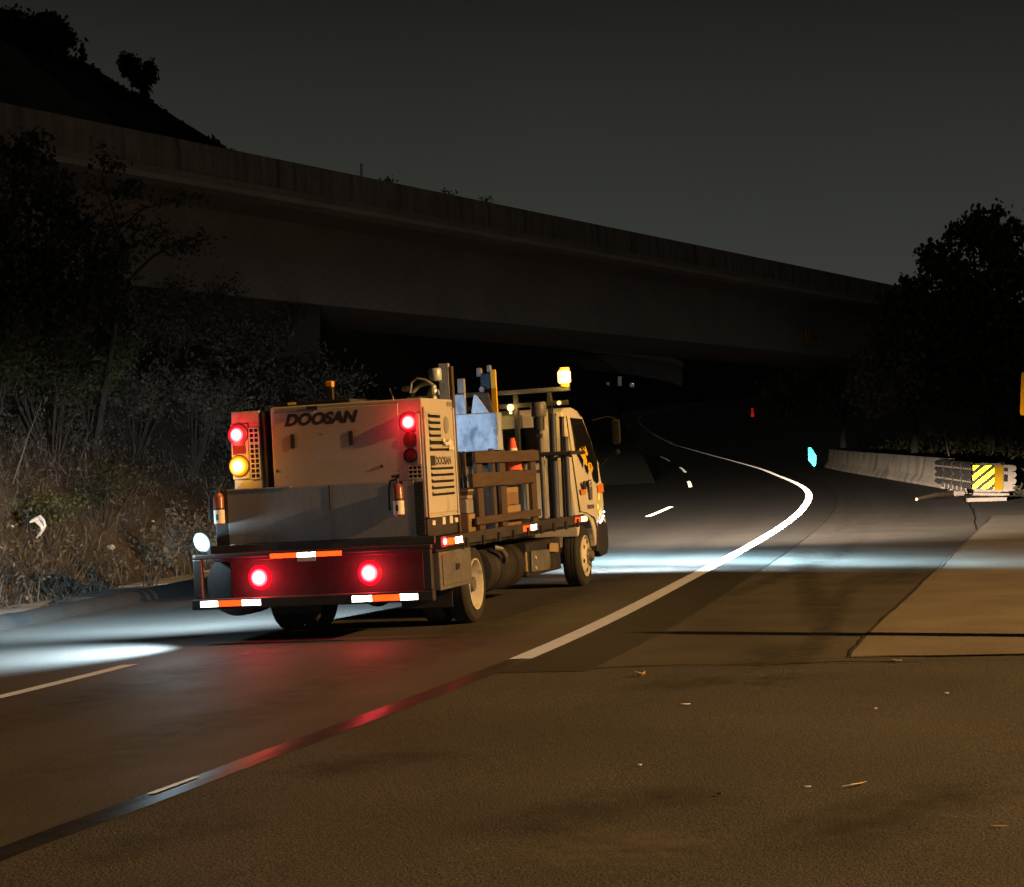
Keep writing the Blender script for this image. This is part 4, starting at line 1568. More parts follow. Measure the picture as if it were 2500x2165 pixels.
cbox('enclosure', BEIGE, -0.52, 1.04, 0.13, 1.16, 1.13, 2.275, bevel=0.015)
cbox('side_cabinet', BEIGE, -0.94, -0.64, 0.14, 1.14, 1.13, 2.255, bevel=0.012)
cbox('gap_shade', VOID, -0.638, -0.522, 0.22, 1.12, 1.13, 2.20, bevel=0)  # black filler, the shade of the gap put into its colour
cbox('gap_post', DARKRED, -0.62, -0.585, 0.15, 0.21, 1.15, 2.24, bevel=0.004)
cbox('skid', DARKRED, -0.92, 1.03, 0.16, 1.14, 0.94, 1.128, bevel=0.01)
door = cbox('rear_door', BEIGE, -0.49, 0.80, 0.118, 0.129, 1.42, 2.235, bevel=0.006)
cbox('drip_rail', GREYP, -0.47, -0.05, 0.10, 0.117, 2.205, 2.24, bevel=0.004)
for x in (-0.296, 0.306):
    b = B()
    pts = []
    for a in range(0, 181, 30):
        pts.append((x + 0.022 * math.cos(R(a)), 0.1165, 1.98 + 0.022 * math.sin(R(a))))
    for a in range(180, 361, 30):
        pts.append((x + 0.022 * math.cos(R(a)), 0.1165, 1.888 + 0.022 * math.sin(R(a))))
    b.prism(pts, (0, -0.004, 0))
    b.build('door_latch', INK, door)
text_mesh('lettering', 'DOOSAN', 0.152, INK, door, (-0.005, 0.1174, 2.132), (1, 0, 0), (0, 0, 1), shear=0.28, fat=0.008, depth=0.0003, xscale=1.12)
text_mesh('small_print', 'rs', 0.03, BADGE, door, (0.0, 0.1174, 1.985), (1, 0, 0), (0, 0, 1), depth=0.0003)
cbox('camera_bracket', BLACK, -0.13, -0.01, 0.085, 0.117, 2.225, 2.262, bevel=0.004)
for (x, z) in ((-0.47, 1.66), (0.61, 1.65)):
    b = B()
    b.lathe((x, 0.117, z), (0, -1, 0), [(0, 0.016), (0.008, 0.012), (0.01, 0)], 10)
    b.build('rivet', BLACK, door)
# lamp bracket with lit stop lamp and lit amber lamp, left
lbk = cbox('lamp_bracket', BEIGE, -0.945, -0.765, 0.125, 0.138, 1.60, 2.13, bevel=0.004)
round_lamp(lbk, -0.868, 0.124, 2.028, 0.1, BLACK, REDS, 'stop_lamp')
round_lamp(lbk, -0.872, 0.124, 1.728, 0.1, BLACK, AMBERS, 'turn_lamp')
B().box(-0.93, -0.80, 0.112, 0.124, 1.84, 1.93).build('unlit_lamp', DULLRED, lbk, 0.01)
bulb('stop_lamp_light', tw(-0.89, -0.03, 2.03), 4.5, RED, 0.05)
bulb('turn_lamp_light', tw(-0.90, -0.02, 1.728), 4.2, (1, 0.45, 0.04), 0.05)
# right hand lamps: lit, dark, empty bezel
round_lamp(cp, 0.905, 0.128, 2.046, 0.095, BLACK, REDS, 'stop_lamp')
bulb('stop_lamp_light', tw(0.915, -0.03, 2.046), 3.0, RED, 0.05)
b = B()
b.lathe((0.903, 0.128, 1.885), (0, -1, 0), [(0, 0.07), (0.012, 0.066), (0.02, 0.03), (0.021, 0)], 24)
b.build('unlit_lamp', DULLRED, cp, smooth=True)
b = B()
b.lathe((0.901, 0.128, 1.736), (0, -1, 0), [(0, 0.072), (0.012, 0.072), (0.012, 0.058), (0.003, 0.056)], 24)
b.build('lamp_ring', BLACK, cp, smooth=True)
b = B()
b.lathe((0.901, 0.128, 1.736), (0, -1, 0), [(0.004, 0.056), (0.01, 0.03), (0.011, 0)], 24)
b.build('unlit_lamp', DULLRED, cp, smooth=True)
cbox('edge_strip', BEIGE, 0.975, 1.012, 0.105, 0.128, 1.645, 2.13, bevel=0.004)


def grid(x0, x1, z0, z1, nx, nz, y, name):
    g = cbox(name, VOID, x0, x1, y, y + 0.004, z0, z1, bevel=0)
    for i in range(nx + 1):
        x = x0 + (x1 - x0) * i / nx
        B().box(x - 0.006, x + 0.006, y - 0.009, y - 0.0005, z0 - 0.006, z1 + 0.006).build('grille_bar', BEIGE, g)
    for k in range(nz + 1):
        z = z0 + (z1 - z0) * k / nz
        B().box(x0 - 0.005, x1 + 0.005, y - 0.013, y - 0.0095, z - 0.006, z + 0.006).build('grille_bar', BEIGE, g)


grid(-0.752, -0.655, 1.60, 2.085, 2, 10, 0.133, 'vent_grille')
grid(0.875, 1.005, 1.515, 1.635, 3, 3, 0.123, 'vent_grille')
# grey rear shield in front of the lower half
sh = cbox('rear_shield', GREYP, -0.965, 0.955, -0.001, 0.012, 0.965, 1.493, bevel=0.003)
B().box(0.094, 0.104, -0.006, -0.0015, 1.25, 1.49).build('shield_seam', BLACK, sh)
B().box(-0.965, -0.30, -0.008, 0.02, 1.4935, 1.505).build('shield_edge', STEEL, sh)
cbox('shield_shelf', BLACK, -0.96, 0.95, 0.013, 0.11, 1.47, 1.49, bevel=0)
br_ = cbox('mesh_column', DARKRED, 0.958, 1.05, 0.0, 0.012, 0.975, 1.48, bevel=0.002)
for k in range(14):
    z = 1.0 + k * 0.034
    B().box(0.962, 1.046, -0.006, -0.0005, z, z + 0.02).build('mesh_slat', BLACK, br_)

# right hand side: framed panel, louvres, lettering
sp = cbox('side_panel', BEIGE, 1.041, 1.052, 0.19, 1.10, 1.165, 2.165, bevel=0.006)
cbox('panel_frame', BEIGE, 1.041, 1.058, 0.135, 0.18, 1.145, 2.19, bevel=0.004)
cbox('panel_frame', BEIGE, 1.041, 1.058, 1.11, 1.15, 1.145, 2.19, bevel=0.004)
cbox('panel_frame', BEIGE, 1.041, 1.062, 0.135, 1.15, 1.125, 1.143, bevel=0.003)


def louvre(y0, y1, z):
    b = B()
    b.box(1.0525, 1.0545, y0, y1, z - 0.016, z + 0.012)
    o = b.build('louvre', VOID, sp)  # dark plate, the slot's shade put into its colour
    b = B()
    b.prism([(1.0545, y0, z + 0.012), (1.0545, y0, z + 0.03), (1.078, y0, z + 0.008)], (0, y1 - y0, 0))
    b.build('louvre_hood', BEIGE, o)


for k in range(4):
    louvre(0.27, 0.66, 2.10 - 0.063 * k)
for k in (4, 5):
    louvre(0.27, 1.02, 2.10 - 0.063 * k)
for k in range(5):
    louvre(0.27, 1.02, 1.60 - 0.063 * k)
b = B()
b.lathe((1.0525, 0.85, 2.014), (1, 0, 0), [(0, 0.085), (0.006, 0.083), (0.007, 0)], 24)
b.build('round_plate', GREYP, sp, smooth=True)
B().box(1.0525, 1.06, 0.27, 0.41, 1.625, 1.724).build('control_cover', INK, sp, 0.004)
text_mesh('lettering', 'DOOSAN', 0.105, INK, sp, (1.0527, 0.70, 1.668), (0, 1, 0), (0, 0, 1), fat=0.004, depth=0.0003, xscale=1.15)
for (y, z, s_) in ((0.66, 1.86, 0.035), (0.86, 1.84, 0.055), (0.74, 1.835, 0.03), (0.95, 1.80, 0.045), (0.86, 1.79, 0.04)):
    b = B()
    pts = [(1.0815, y + s_ * 1.4 * math.cos(a) * random.uniform(0.7, 1.2), z + s_ * 0.6 * math.sin(a) * random.uniform(0.7, 1.2)) for a in np.linspace(0, 2 * math.pi, 9)[:-1]]
    b.prism(pts, (0.003, 0, 0))
    b.build('peeling_sticker', LABELW, sp)
B().box(1.0415, 1.046, 0.96, 1.12, 2.205, 2.25).build('sticker', GREYP, cp)
for (y, z0, z1) in ((0.28, 1.05, 1.095), (0.62, 1.045, 1.125), (0.87, 1.045, 1.125), (1.05, 1.05, 1.095)):
    B().box(1.031, 1.036, y, y + 0.1, z0, z1).build('skid_tag', LABELW, cp)

# roof gear
cbox('roof_lid', BLACK, -0.45, 0.30, 0.16, 1.05, 2.2765, 2.315, bevel=0.008)
cbox('roof_reflector', AMBREFL, -0.342, -0.255, 0.155, 0.1595, 2.288, 2.312, bevel=0)
B().box(-0.06, 0.0, 0.5, 0.56, 2.3155, 2.45).build('lamp_stalk', BLACK, cp)
B().box(-0.068, 0.008, 0.49, 0.57, 2.4505, 2.515).build('unlit_beacon', AMBHOUSE, cp, 0.012)
b = B()
b.tube([(0.572, 0.7, 2.276), (0.56, 0.7, 2.34), (0.535, 0.7, 2.405)], [0.006, 0.007, 0.01], 6)
b.build('antenna', LABELW, cp)
# outlet pipework
b = B()
b.tube([(0.77, 0.7, 2.276), (0.78, 0.7, 2.36), (0.85, 0.7, 2.42), (0.95, 0.7, 2.435), (1.0, 0.7, 2.40), (1.0, 0.7, 2.276)], 0.022, 10)
b.build('outlet_pipe', STEEL, cp, smooth=True)
b = B()
b.tube([(0.76, 0.66, 2.35), (0.78, 0.66, 2.45), (0.84, 0.66, 2.487), (0.92, 0.66, 2.47), (0.99, 0.7, 2.42)], 0.011, 8)
b.build('air_hose', STEEL, cp, smooth=True)
b = B()
b.cyl((0.665, 0.7, 2.395), (0.77, 0.7, 2.39), 0.026)
b.build('valve_handle', PALE, cp, 0.006, smooth=True)
b = B()
b.ball((0.99, 0.68, 2.345), 0.05, (1, 1, 1.1), n=8)
b.cyl((0.94, 0.68, 2.32), (1.05, 0.68, 2.34), 0.03)
b.cyl((0.99, 0.68, 2.276), (0.99, 0.68, 2.40), 0.028)
b.build('valve_body', STEEL, cp, smooth=True)
b = B()
b.lathe((1.0, 0.75, 2.455), (0, 0, 1), [(0, 0), (0, 0.055), (0.015, 0.065), (0.11, 0.065), (0.125, 0.055), (0.126, 0)], 24)
b.build('separator_can', GALV, cp, smooth=True)
# work lamp behind the enclosure lighting the load
B().box(0.55, 0.72, 1.165, 1.21, 1.95, 2.05).build('work_lamp', HOTCOOL, cp, 0.008)
spot('work_lamp_beam', tw(0.63, 1.26, 2.0), tw(1.0, 2.4, 1.95), 26, (0.42, 0.70, 1.0), 120, 0.5, 0.06)

# ------------------------------------------------------------------ load on the bed
po = B()
po.box(0.885, 0.985, 1.25, 1.256, 0.935, 2.65)
po.box(0.885, 0.891, 1.25, 1.31, 0.935, 2.65)
po.box(0.979, 0.985, 1.25, 1.31, 0.935, 2.65)
tag(solo(po.build('channel_post', GALV), T, (0.935, 1.28, 0.93)), 'tall pale galvanised channel post standing behind the compressor', 'post')
bd = B().box(0.995, 1.02, 1.26, 1.33, 0.935, 2.62).build('timber_batten', WOODV, None, 0.004)
tag(solo(bd, T, (1.0, 1.3, 0.93)), 'thin brown timber batten right beside the galvanised channel post', 'timber')

hp = thing('sheet_metal_hopper', 'bluish galvanised sheet metal hopper behind the compressor', 'hopper', (0.9, 2.7, 0.93), frame=T)
B().box(0.40, 1.15, 2.42, 2.62, 1.76, 2.155).build('bin', GALV, hp, 0.008)
for (x, y) in ((0.44, 2.46), (1.04, 2.46), (0.44, 2.58), (1.04, 2.58)):
    B().box(x - 0.025, x + 0.025, y - 0.025, y + 0.025, 0.93, 1.758).build('leg', DARKPIPE, hp, 0.004)
b = B()
b.prism([(0.62, 2.45, 2.157), (0.80, 2.45, 2.157), (0.80, 2.45, 2.37), (0.68, 2.45, 2.37)], (0, 0.03, 0))
b.build('chute_plate', GALV, hp, 0.003)
b = B()
b.prism([(0.86, 2.44, 2.157), (1.06, 2.44, 2.157), (0.93, 2.44, 2.35), (0.90, 2.44, 2.36)], (0, 0.03, 0))
b.build('gusset_plate', GALV, hp, 0.003)
b = B()
b.prism([(1.065, 2.46, 2.16), (1.095, 2.46, 2.157), (1.05, 2.46, 2.37), (0.945, 2.46, 2.36)], (0, 0.05, 0))
b.build('timber_edge', WOOD, hp)
B().box(0.60, 0.61, 2.415, 2.42, 1.77, 2.15).build('seam', STEEL, hp)
B().box(0.70, 0.775, 2.52, 2.58, 2.16, 2.545).build('support_post', GREYP, hp, 0.005)
mc = thing('hose_reel_head', 'upright grey machine head above the hopper beside the yellow board', 'machine', (0.98, 2.8, 2.157), frame=T)
b = B()
b.prism([(0.90, 2.7, 2.16), (1.02, 2.7, 2.16), (1.035, 2.7, 2.60), (0.905, 2.7, 2.60)], (0, 0.18, 0))
b.build('casing', GREYPIPE, mc, 0.02)
B().box(0.87, 0.93, 2.69, 2.76, 2.56, 2.655).build('top_lug', GREYP, mc, 0.01)
B().box(0.985, 1.03, 2.7, 2.76, 2.603, 2.68).build('top_lug', GREYP, mc, 0.01)
B().cyl((0.93, 2.695, 2.42), (0.93, 2.67, 2.42), 0.03).build('boss', GREYP, mc)
yb = B().box(1.037, 1.095, 2.66, 2.70, 2.157, 2.625).build('yellow_board', YELLOW, None, 0.005)
tag(solo(yb, T, (1.06, 2.68, 2.157)), 'upright yellow board leaning against the grey machine head', 'board')

# boxes and timber seen through the stakes
def carton(x0, x1, y0, y1, z0, z1, lab, m=CARD, lid=CARDL, cat='box'):
    t = thing('cardboard_box', lab, cat, ((x0 + x1) / 2, (y0 + y1) / 2, z0), 'cartons on the truck bed', frame=T)
    B().box(x0, x1, y0, y1, z0, z1).build('carton', m, t, 0.006)
    B().box(x1 + 0.0005, x1 + 0.003, y0 + 0.03, y1 - 0.03, z1 - 0.075, z1 - 0.008).build('side_label', lid, t)
    B().box(x0 + 0.02, x1 - 0.02, (y0 + y1) / 2 - 0.025, (y0 + y1) / 2 + 0.025, z1 + 0.0005, z1 + 0.002).build('tape', lid, t)


carton(0.6, 1.06, 2.80, 3.55, 0.928, 1.155, 'lower cardboard box behind the truck stakes with a paler band')
carton(0.62, 1.05, 2.82, 3.52, 1.16, 1.37, 'upper cardboard box of the pair behind the truck stakes')
carton(0.62, 1.10, 1.30, 1.56, 0.928, 1.12, 'cardboard box on the bed right behind the compressor base')
gb = B().box(0.66, 1.09, 1.31, 1.55, 1.125, 1.27).build('grey_crate', GREYP, None, 0.01)
tag(solo(gb, T, (0.9, 1.4, 1.125)), 'grey crate stacked between the carton and timber behind the compressor', 'crate')
for k, lab in enumerate(('lowest pale timber offcut on the grey crate', 'middle pale timber offcut on the grey crate', 'topmost pale timber offcut on the grey crate')):
    o = B().box(0.60, 1.10, 1.31 + 0.02 * k, 1.50 + 0.03 * k, 1.274 + 0.037 * k, 1.308 + 0.037 * k).build('timber_offcut', CREAMPIPE if k != 1 else WOOD, None, 0.004)
    tag(solo(o, T, (0.85, 1.4, 1.274 + 0.037 * k)), lab, 'timber', 'timber offcuts on the grey crate')
for k, (x0, x1, lab) in enumerate(((0.98, 1.02, 'short dark upright board nearest the compressor behind the stakes'), (1.04, 1.07, 'second short dark upright board behind the compressor edge'))):
    o = B().box(x0, x1, 1.40, 1.44, 0.93, 1.76).build('upright_board', WOODV, None, 0.004)
    tag(solo(o, T, (x0, 1.42, 0.93)), lab, 'board', 'upright boards behind the compressor')

# traffic cone with cable round its base
cn = thing('traffic_cone', 'orange traffic cone with white collars on the truck bed', 'traffic cone', (0.98, 3.25, 1.375), frame=T)
cx, cy, cz = 0.98, 3.62, 1.40
B().box(cx - 0.16, cx + 0.16, cy - 0.16, cy + 0.16, 1.375, 1.41).build('base', CONEO, cn, 0.012)
def cone_r(z):
    return 0.13 - (z - 1.41) * (0.13 - 0.032) / 0.48
for (z0, z1, m, nm) in ((1.41, 1.53, CONEW, 'collar'), (1.53, 1.73, CONEO, 'cone_body'), (1.73, 1.785, CONEW, 'collar'), (1.785, 1.89, CONEO, 'cone_body')):
    B().lathe((cx, cy, 0), (0, 0, 1), [(z0, cone_r(z0)), (z1, cone_r(z1))] + ([(z1, 0.02)] if z1 > 1.88 else []), 24).build(nm, m, cn, smooth=True)
b = B()
b.tube([(cx + 0.15 * math.cos(a), cy + 0.15 * math.sin(a), 1.50 + 0.03 * math.sin(a * 1.5)) for a in np.linspace(0, 2 * math.pi, 22)], 0.012, 6)
cb = b.build('cable_loop', GREYPIPE, None, smooth=True)
tag(solo(cb, T, (cx, cy, 1.5)), 'dark cable looped round the traffic cone', 'cable')

# pipes and post driver behind the cab
for (x0, x1, y, z1, r_, m, lab) in ((0.965, 0.975, 5.60, 2.17, 0.042, GREYPIPE, 'tallest grey pipe standing in front of the truck cab back'),
                                    (1.115, 1.118, 5.62, 1.88, 0.034, GREYPIPE, 'shorter grey pipe with collar next to the cab door'),
                                    (1.04, 1.05, 5.75, 2.13, 0.03, DARKPIPE, 'dark pipe between the two grey pipes behind the cab'),
                                    (0.885, 0.885, 5.66, 1.68, 0.022, WOODV, 'thin brown rod just left of the tallest grey pipe'),
                                    (0.835, 0.835, 5.58, 1.70, 0.024, STEEL, 'shiny silver pipe below the post driver')):
    t = thing('metal_pipe', lab, 'pipe', (x0, y, 0.93), 'pipes standing behind the cab', frame=T)
    B().cyl((x0, y, 0.928), (x1, y + 0.02, z1), r_, n=16).build('tube', m, t, smooth=True)
    B().cyl((x1, y + 0.02, z1), (x1, y + 0.02, z1 + 0.02), r_ * 1.12, n=16).build('end_cap', m, t, smooth=True)
dr = thing('post_driver', 'dark grey post driver with fat cylinder head on a thin stem', 'tool', (0.83, 5.5, 0.93), frame=T)
B().lathe((0.835, 5.5, 0), (0, 0, 1), [(2.155, 0), (2.155, 0.085), (2.17, 0.093), (2.31, 0.093), (2.335, 0.08), (2.336, 0)], 24).build('head', DARKMETAL, dr, smooth=True)
B().lathe((0.83, 5.5, 0), (0, 0, 1), [(1.99, 0), (1.99, 0.066), (2.15, 0.07), (2.154, 0)], 24).build('sleeve', BLACK, dr, smooth=True)
B().cyl((0.84, 5.5, 0.93), (0.84, 5.5, 1.989), 0.032).build('stem', DARKMETAL, dr, smooth=True)
B().box(0.81, 0.87, 5.38, 5.47, 1.90, 1.95).build('trigger', BLACK, dr, 0.006)

# fire extinguishers hung on the shield
def extinguisher(x, lab):
    t = thing('fire_extinguisher', lab, 'extinguisher', (x, -0.06, 1.165), 'fire extinguishers on the truck rear', frame=T)
    B().lathe((x, -0.065, 0), (0, 0, 1), [(1.166, 0), (1.166, 0.045), (1.175, 0.052), (1.43, 0.052), (1.465, 0.036), (1.475, 0.02), (1.476, 0)], 22).build('cylinder', EXTRED, t, smooth=True)
    B().lathe((x, -0.065, 0), (0, 0, 1), [(1.18, 0.0525), (1.18, 0.0535), (1.31, 0.0535), (1.31, 0.0525)], 22).build('paper_label', LABELW, t, smooth=True)
    B().box(x - 0.012, x + 0.012, -0.1195, -0.118, 1.21, 1.27).build('print_mark', INK, t)
    B().lathe((x, -0.065, 0), (0, 0, 1), [(1.315, 0.0525), (1.315, 0.0545), (1.33, 0.0545), (1.33, 0.0525)], 22).build('band', BLACK, t)
    B().cyl((x, -0.065, 1.476), (x, -0.065, 1.53), 0.018).build('valve', BLACK, t)
    B().box(x - 0.055, x + 0.03, -0.08, -0.05, 1.53, 1.555).build('lever', BLACK, t, 0.004)
    b = B()
    b.tube([(x - 0.02, -0.065, 1.51), (x - 0.07, -0.065, 1.50), (x - 0.095, -0.06, 1.42), (x - 0.10, -0.055, 1.30), (x - 0.10, -0.055, 1.22)], [0.012, 0.012, 0.012, 0.013, 0.018], 8)
    b.build('hose', BLACK, t, smooth=True)
    B().box(x - 0.03, x + 0.03, -0.012, -0.0015, 1.2, 1.5).build('bracket', BLACK, t)


extinguisher(0.815, 'fire extinguisher with white label on the right of the grey shield')
extinguisher(-1.03, 'fire extinguisher with white label at the left end of the shield')
b_ = cbox('extinguisher_mount', BLACK, -1.10, -0.966, 0.0, 0.012, 0.93, 1.50, bevel=0.003)

# ------------------------------------------------------------------ vegetation
def leaf_mesh(name, P, N, size, m, parent=None, aspect=0.5):
    """P, N: (n,3) centres and directions; each leaf is two triangles folded along its midrib"""
    n = len(P)
    d = N / (np.linalg.norm(N, axis=1, keepdims=True) + 1e-9)
    r = rng.normal(size=(n, 3))
    s_ = np.cross(d, r)
    s_ /= np.linalg.norm(s_, axis=1, keepdims=True) + 1e-9
    up_ = np.cross(s_, d)
    L = (size * rng.uniform(0.6, 1.3, (n, 1)))
    v = np.stack([P - d * L * 0.5, P + s_ * L * aspect * 0.5 + up_ * L * 0.1, P + d * L * 0.5, P - s_ * L * aspect * 0.5 + up_ * L * 0.1], 1).reshape(-1, 3)
    off = np.array(ORG.get(parent.name, Vector())) if parent else np.zeros(3)
    v = v - off
    me = bpy.data.meshes.new(name)
    base = np.arange(n)[:, None] * 4
    tri = np.concatenate([base + np.array([0, 1, 2]), base + np.array([0, 2, 3])], 1).reshape(-1)
    me.vertices.add(len(v))
    me.vertices.foreach_set('co', v.ravel())
    me.loops.add(len(tri))
    me.loops.foreach_set('vertex_index', tri.astype(np.int32))
    me.polygons.add(len(tri) // 3)
    me.polygons.foreach_set('loop_start', np.arange(0, len(tri), 3, dtype=np.int32))
    me.materials.append(m)
    me.update(calc_edges=True)
    me.validate()
    o = bpy.data.objects.new(name, me)
    col.objects.link(o)
    if parent:
        o.parent = parent
    return o


def blade_mesh(name, P, H, lean, width, m):
    """bent two-segment blades"""
    n = len(P)
    th = rng.uniform(0, 2 * np.pi, n)
    side = np.stack([np.cos(th), np.sin(th), np.zeros(n)], 1) * (width * rng.uniform(0.6, 1.4, (n, 1)))
    ln = rng.normal(size=(n, 3)) * lean
    ln[:, 2] = 0
    mid = P + np.stack([ln[:, 0] * 0.35, ln[:, 1] * 0.35, H * 0.6], 1)
    tip = P + np.stack([ln[:, 0], ln[:, 1], H * rng.uniform(0.65, 1.0, n)], 1)
    v = np.stack([P - side, P + side, mid + side * 0.7, mid - side * 0.7, tip], 1).reshape(-1, 3)
    base = np.arange(n)[:, None] * 5
    tri = np.concatenate([base + np.array([0, 1, 2]), base + np.array([0, 2, 3]), base + np.array([3, 2, 4])], 1).reshape(-1)
    me = bpy.data.meshes.new(name)
    me.vertices.add(len(v))
    me.vertices.foreach_set('co', v.ravel())
    me.loops.add(len(tri))
    me.loops.foreach_set('vertex_index', tri.astype(np.int32))
    me.polygons.add(len(tri) // 3)
    me.polygons.foreach_set('loop_start', np.arange(0, len(tri), 3, dtype=np.int32))
    me.materials.append(m)
    me.update(calc_edges=True)
    o = bpy.data.objects.new(name, me)
    col.objects.link(o)
    return o


# dry grass and weeds over the hillside
pts = []
while len(pts) < 52000:
    y = 20 + 34 * random.random() ** 1.3
    s_ = random.uniform(0.0, 9.5)
    if math.sin(y * 1.9 + s_ * 2.3) + math.sin(y * 0.7 - s_ * 1.7) + random.uniform(-1.6, 1.6) < -0.4:
        continue
    pts.append(on_slope(s_ if s_ > 0.25 else s_ - random.random() * 0.3, y))
P = np.array(pts)
H = rng.gamma(3.0, 0.06, len(P))
tag(blade_mesh('dry_grass', P, H, 0.22, 0.009, STRAW), 'dry straw coloured grass and weeds covering the left bank', 'grass', kind='stuff')
# low leafy weeds
idx = rng.choice(len(P), 34000)
Q = P[idx] + np.stack([rng.normal(0, 0.12, len(idx)), rng.normal(0, 0.12, len(idx)), rng.gamma(2.0, 0.11, len(idx))], 1)
tag(leaf_mesh('leafy_weeds', Q, rng.normal(size=(len(idx), 3)) + np.array([0, 0, 0.5]), 0.075, LEAF_GREY), 'low grey green weeds scattered over the left bank', 'weeds', kind='stuff')
# loose sticks on the bank
for k in range(16):
    y = random.uniform(24, 36)
    p = Vector(on_slope(random.uniform(0.4, 4.5), y))
    d = Vector((random.uniform(-1, 1), random.uniform(-0.6, 0.6), random.uniform(0.1, 0.9))).normalized() * random.uniform(0.7, 1.7)
    b = B()
    b.tube([p, p + d * 0.5 + Vector((0, 0, random.uniform(-0.05, 0.1))), p + d], [0.016, 0.012, 0.006], 5)
    if k == 0:
        grp = 'dry sticks lying over the left bank'
    tag(b.build('dry_stick', TWIG), 'bare dry stick lying among the grass on the left bank', 'stick', grp)


def shrub(name, label, base, h, rad, nleaf, lsize, m, nstem=7, cat='bush', group=None, lean=(0, 0), bare=False, aspect=0.45):
    t = thing(name, label, cat, base, group)
    base = Vector(base)
    tips = []
    b = B()
    for k in range(nstem):
        a = 2 * math.pi * (k + random.random()) / nstem
        rr = rad * random.uniform(0.25, 1.0)
        tip = base + Vector((math.cos(a) * rr + lean[0], math.sin(a) * rr * 0.8 + lean[1], h * random.uniform(0.6, 1.0)))
        mid = base.lerp(tip, 0.5) + Vector((random.uniform(-0.15, 0.15) * rad, random.uniform(-0.1, 0.1) * rad, h * 0.08))
        w = 0.010 + 0.012 * h / 2
        b.tube([base + Vector((random.uniform(-0.06, 0.06), random.uniform(-0.06, 0.06), -0.1)), mid, tip], [w, w * 0.65, w * 0.25], 5)
        for q in range(3):
            f_ = random.uniform(0.4, 0.9)
            st = base.lerp(mid, f_ * 2) if f_ < 0.5 else mid.lerp(tip, f_ * 2 - 1)
            e_ = st + Vector((random.uniform(-1, 1), random.uniform(-1, 1), random.uniform(0.1, 1))) * rad * 0.45
            b.tube([st, e_], [w * 0.5, w * 0.2], 4)
            tips.append((st, e_))
        tips.append((mid, tip))
    tag(b.build('stems', BARK if not bare else TWIG, t), kind='stuff')
    A = np.array([a for a, _ in tips])
    C_ = np.array([c_ for _, c_ in tips])
    i = rng.integers(0, len(tips), nleaf)
    u = rng.uniform(0.1, 1.08, (nleaf, 1))
    P_ = A[i] + (C_[i] - A[i]) * u + rng.normal(0, 0.13 * rad * 0.8, (nleaf, 3))
    N_ = (C_[i] - A[i]) * 0.5 + rng.normal(size=(nleaf, 3)) * 0.5
    tag(leaf_mesh('foliage', P_, N_, lsize, m, t, aspect), kind='stuff')
    return t


def spix(px, py, y):
    return ((px - 1250) / 5000 * y, y, CAM_H + (1070 - py) / 5000 * y)


def slope_at(x, y):
    p = at_d(KD - 1.85, y)
    s_ = max(0.0, p[0] - x)
    return p[2] + slope_h(s_, y)


G1 = 'shrubs on the left bank'
for (px, y, h, rad, nl, ls, m, lab, lean) in (
        (40, 37.5, 2.3, 1.3, 3200, 0.10, LEAF_OLIVE, 'olive green shrub at the left picture edge below the bridge', (0.2, 0)),
        (215, 38.5, 2.0, 1.1, 2400, 0.10, LEAF_OLIVE, 'olive shrub second from the left picture edge', (0.3, 0)),
        (330, 40.0, 2.6, 1.2, 2300, 0.10, LEAF_GREY, 'grey leaved shrub in the middle of the left bank', (0.2, 0)),
        (470, 41.0, 2.4, 1.2, 2300, 0.10, LEAF_GREY, 'grey leaved shrub left of the truck lamps', (0.4, 0)),
        (600, 43.0, 2.0, 1.1, 2000, 0.11, LEAF_GREY, 'grey leaved shrub just left of the compressor top', (0.2, 0)),
        (720, 44.0, 2.4, 1.3, 1700, 0.12, LEAF_GREY, 'spreading grey shrub behind the compressor roof', (0.9, 0)),
        (860, 46.0, 2.3, 1.2, 1200, 0.12, LEAF_GREY, 'sparse shrub with long twigs right of the roof lamp', (0.9, 0)),
        (130, 35.0, 2.3, 1.2, 2600, 0.09, LEAF_DARK, 'dense dark shrub hiding the foot of the big left tree', (0.1, 0)),
        (-20, 33.5, 2.2, 1.1, 2200, 0.09, LEAF_OLIVE, 'olive shrub cut by the left picture edge', (0.1, 0)),
        (560, 47.0, 2.6, 1.8, 3200, 0.12, LEAF_GREY, 'tall tangled shrub in front of the bridge abutment', (0.3, 0)),
        (700, 48.5, 2.4, 1.8, 2600, 0.12, LEAF_GREY, 'tall tangled shrub at the abutment corner', (0.3, 0)),
        (410, 46.0, 2.5, 1.6, 2800, 0.12, LEAF_GREY, 'tall tangled shrub under the left end of the girder', (0.2, 0)),
        (360, 31.5, 0.95, 0.5, 420, 0.09, LEAF_GREY, 'small leafy sapling on the bank left of the truck', (0.15, 0)),
        (120, 32.0, 1.1, 0.7, 900, 0.08, LEAF_OLIVE, 'low scrubby bush on the bank above the plastic bag', (0, 0)),
        (480, 34.0, 1.2, 0.7, 800, 0.08, LEAF_GREY, 'low bush beside the truck stop lamps', (0, 0)),
        (250, 34.5, 1.3, 0.8, 1000, 0.08, LEAF_DARK, 'dark low bush in the centre of the left bank', (0, 0))):
    x = (px - 1250) / 5000 * y
    shrub('shrub', lab, (x, y, slope_at(x, y) - 0.05), h, rad, nl, ls, m, group=G1, lean=lean)


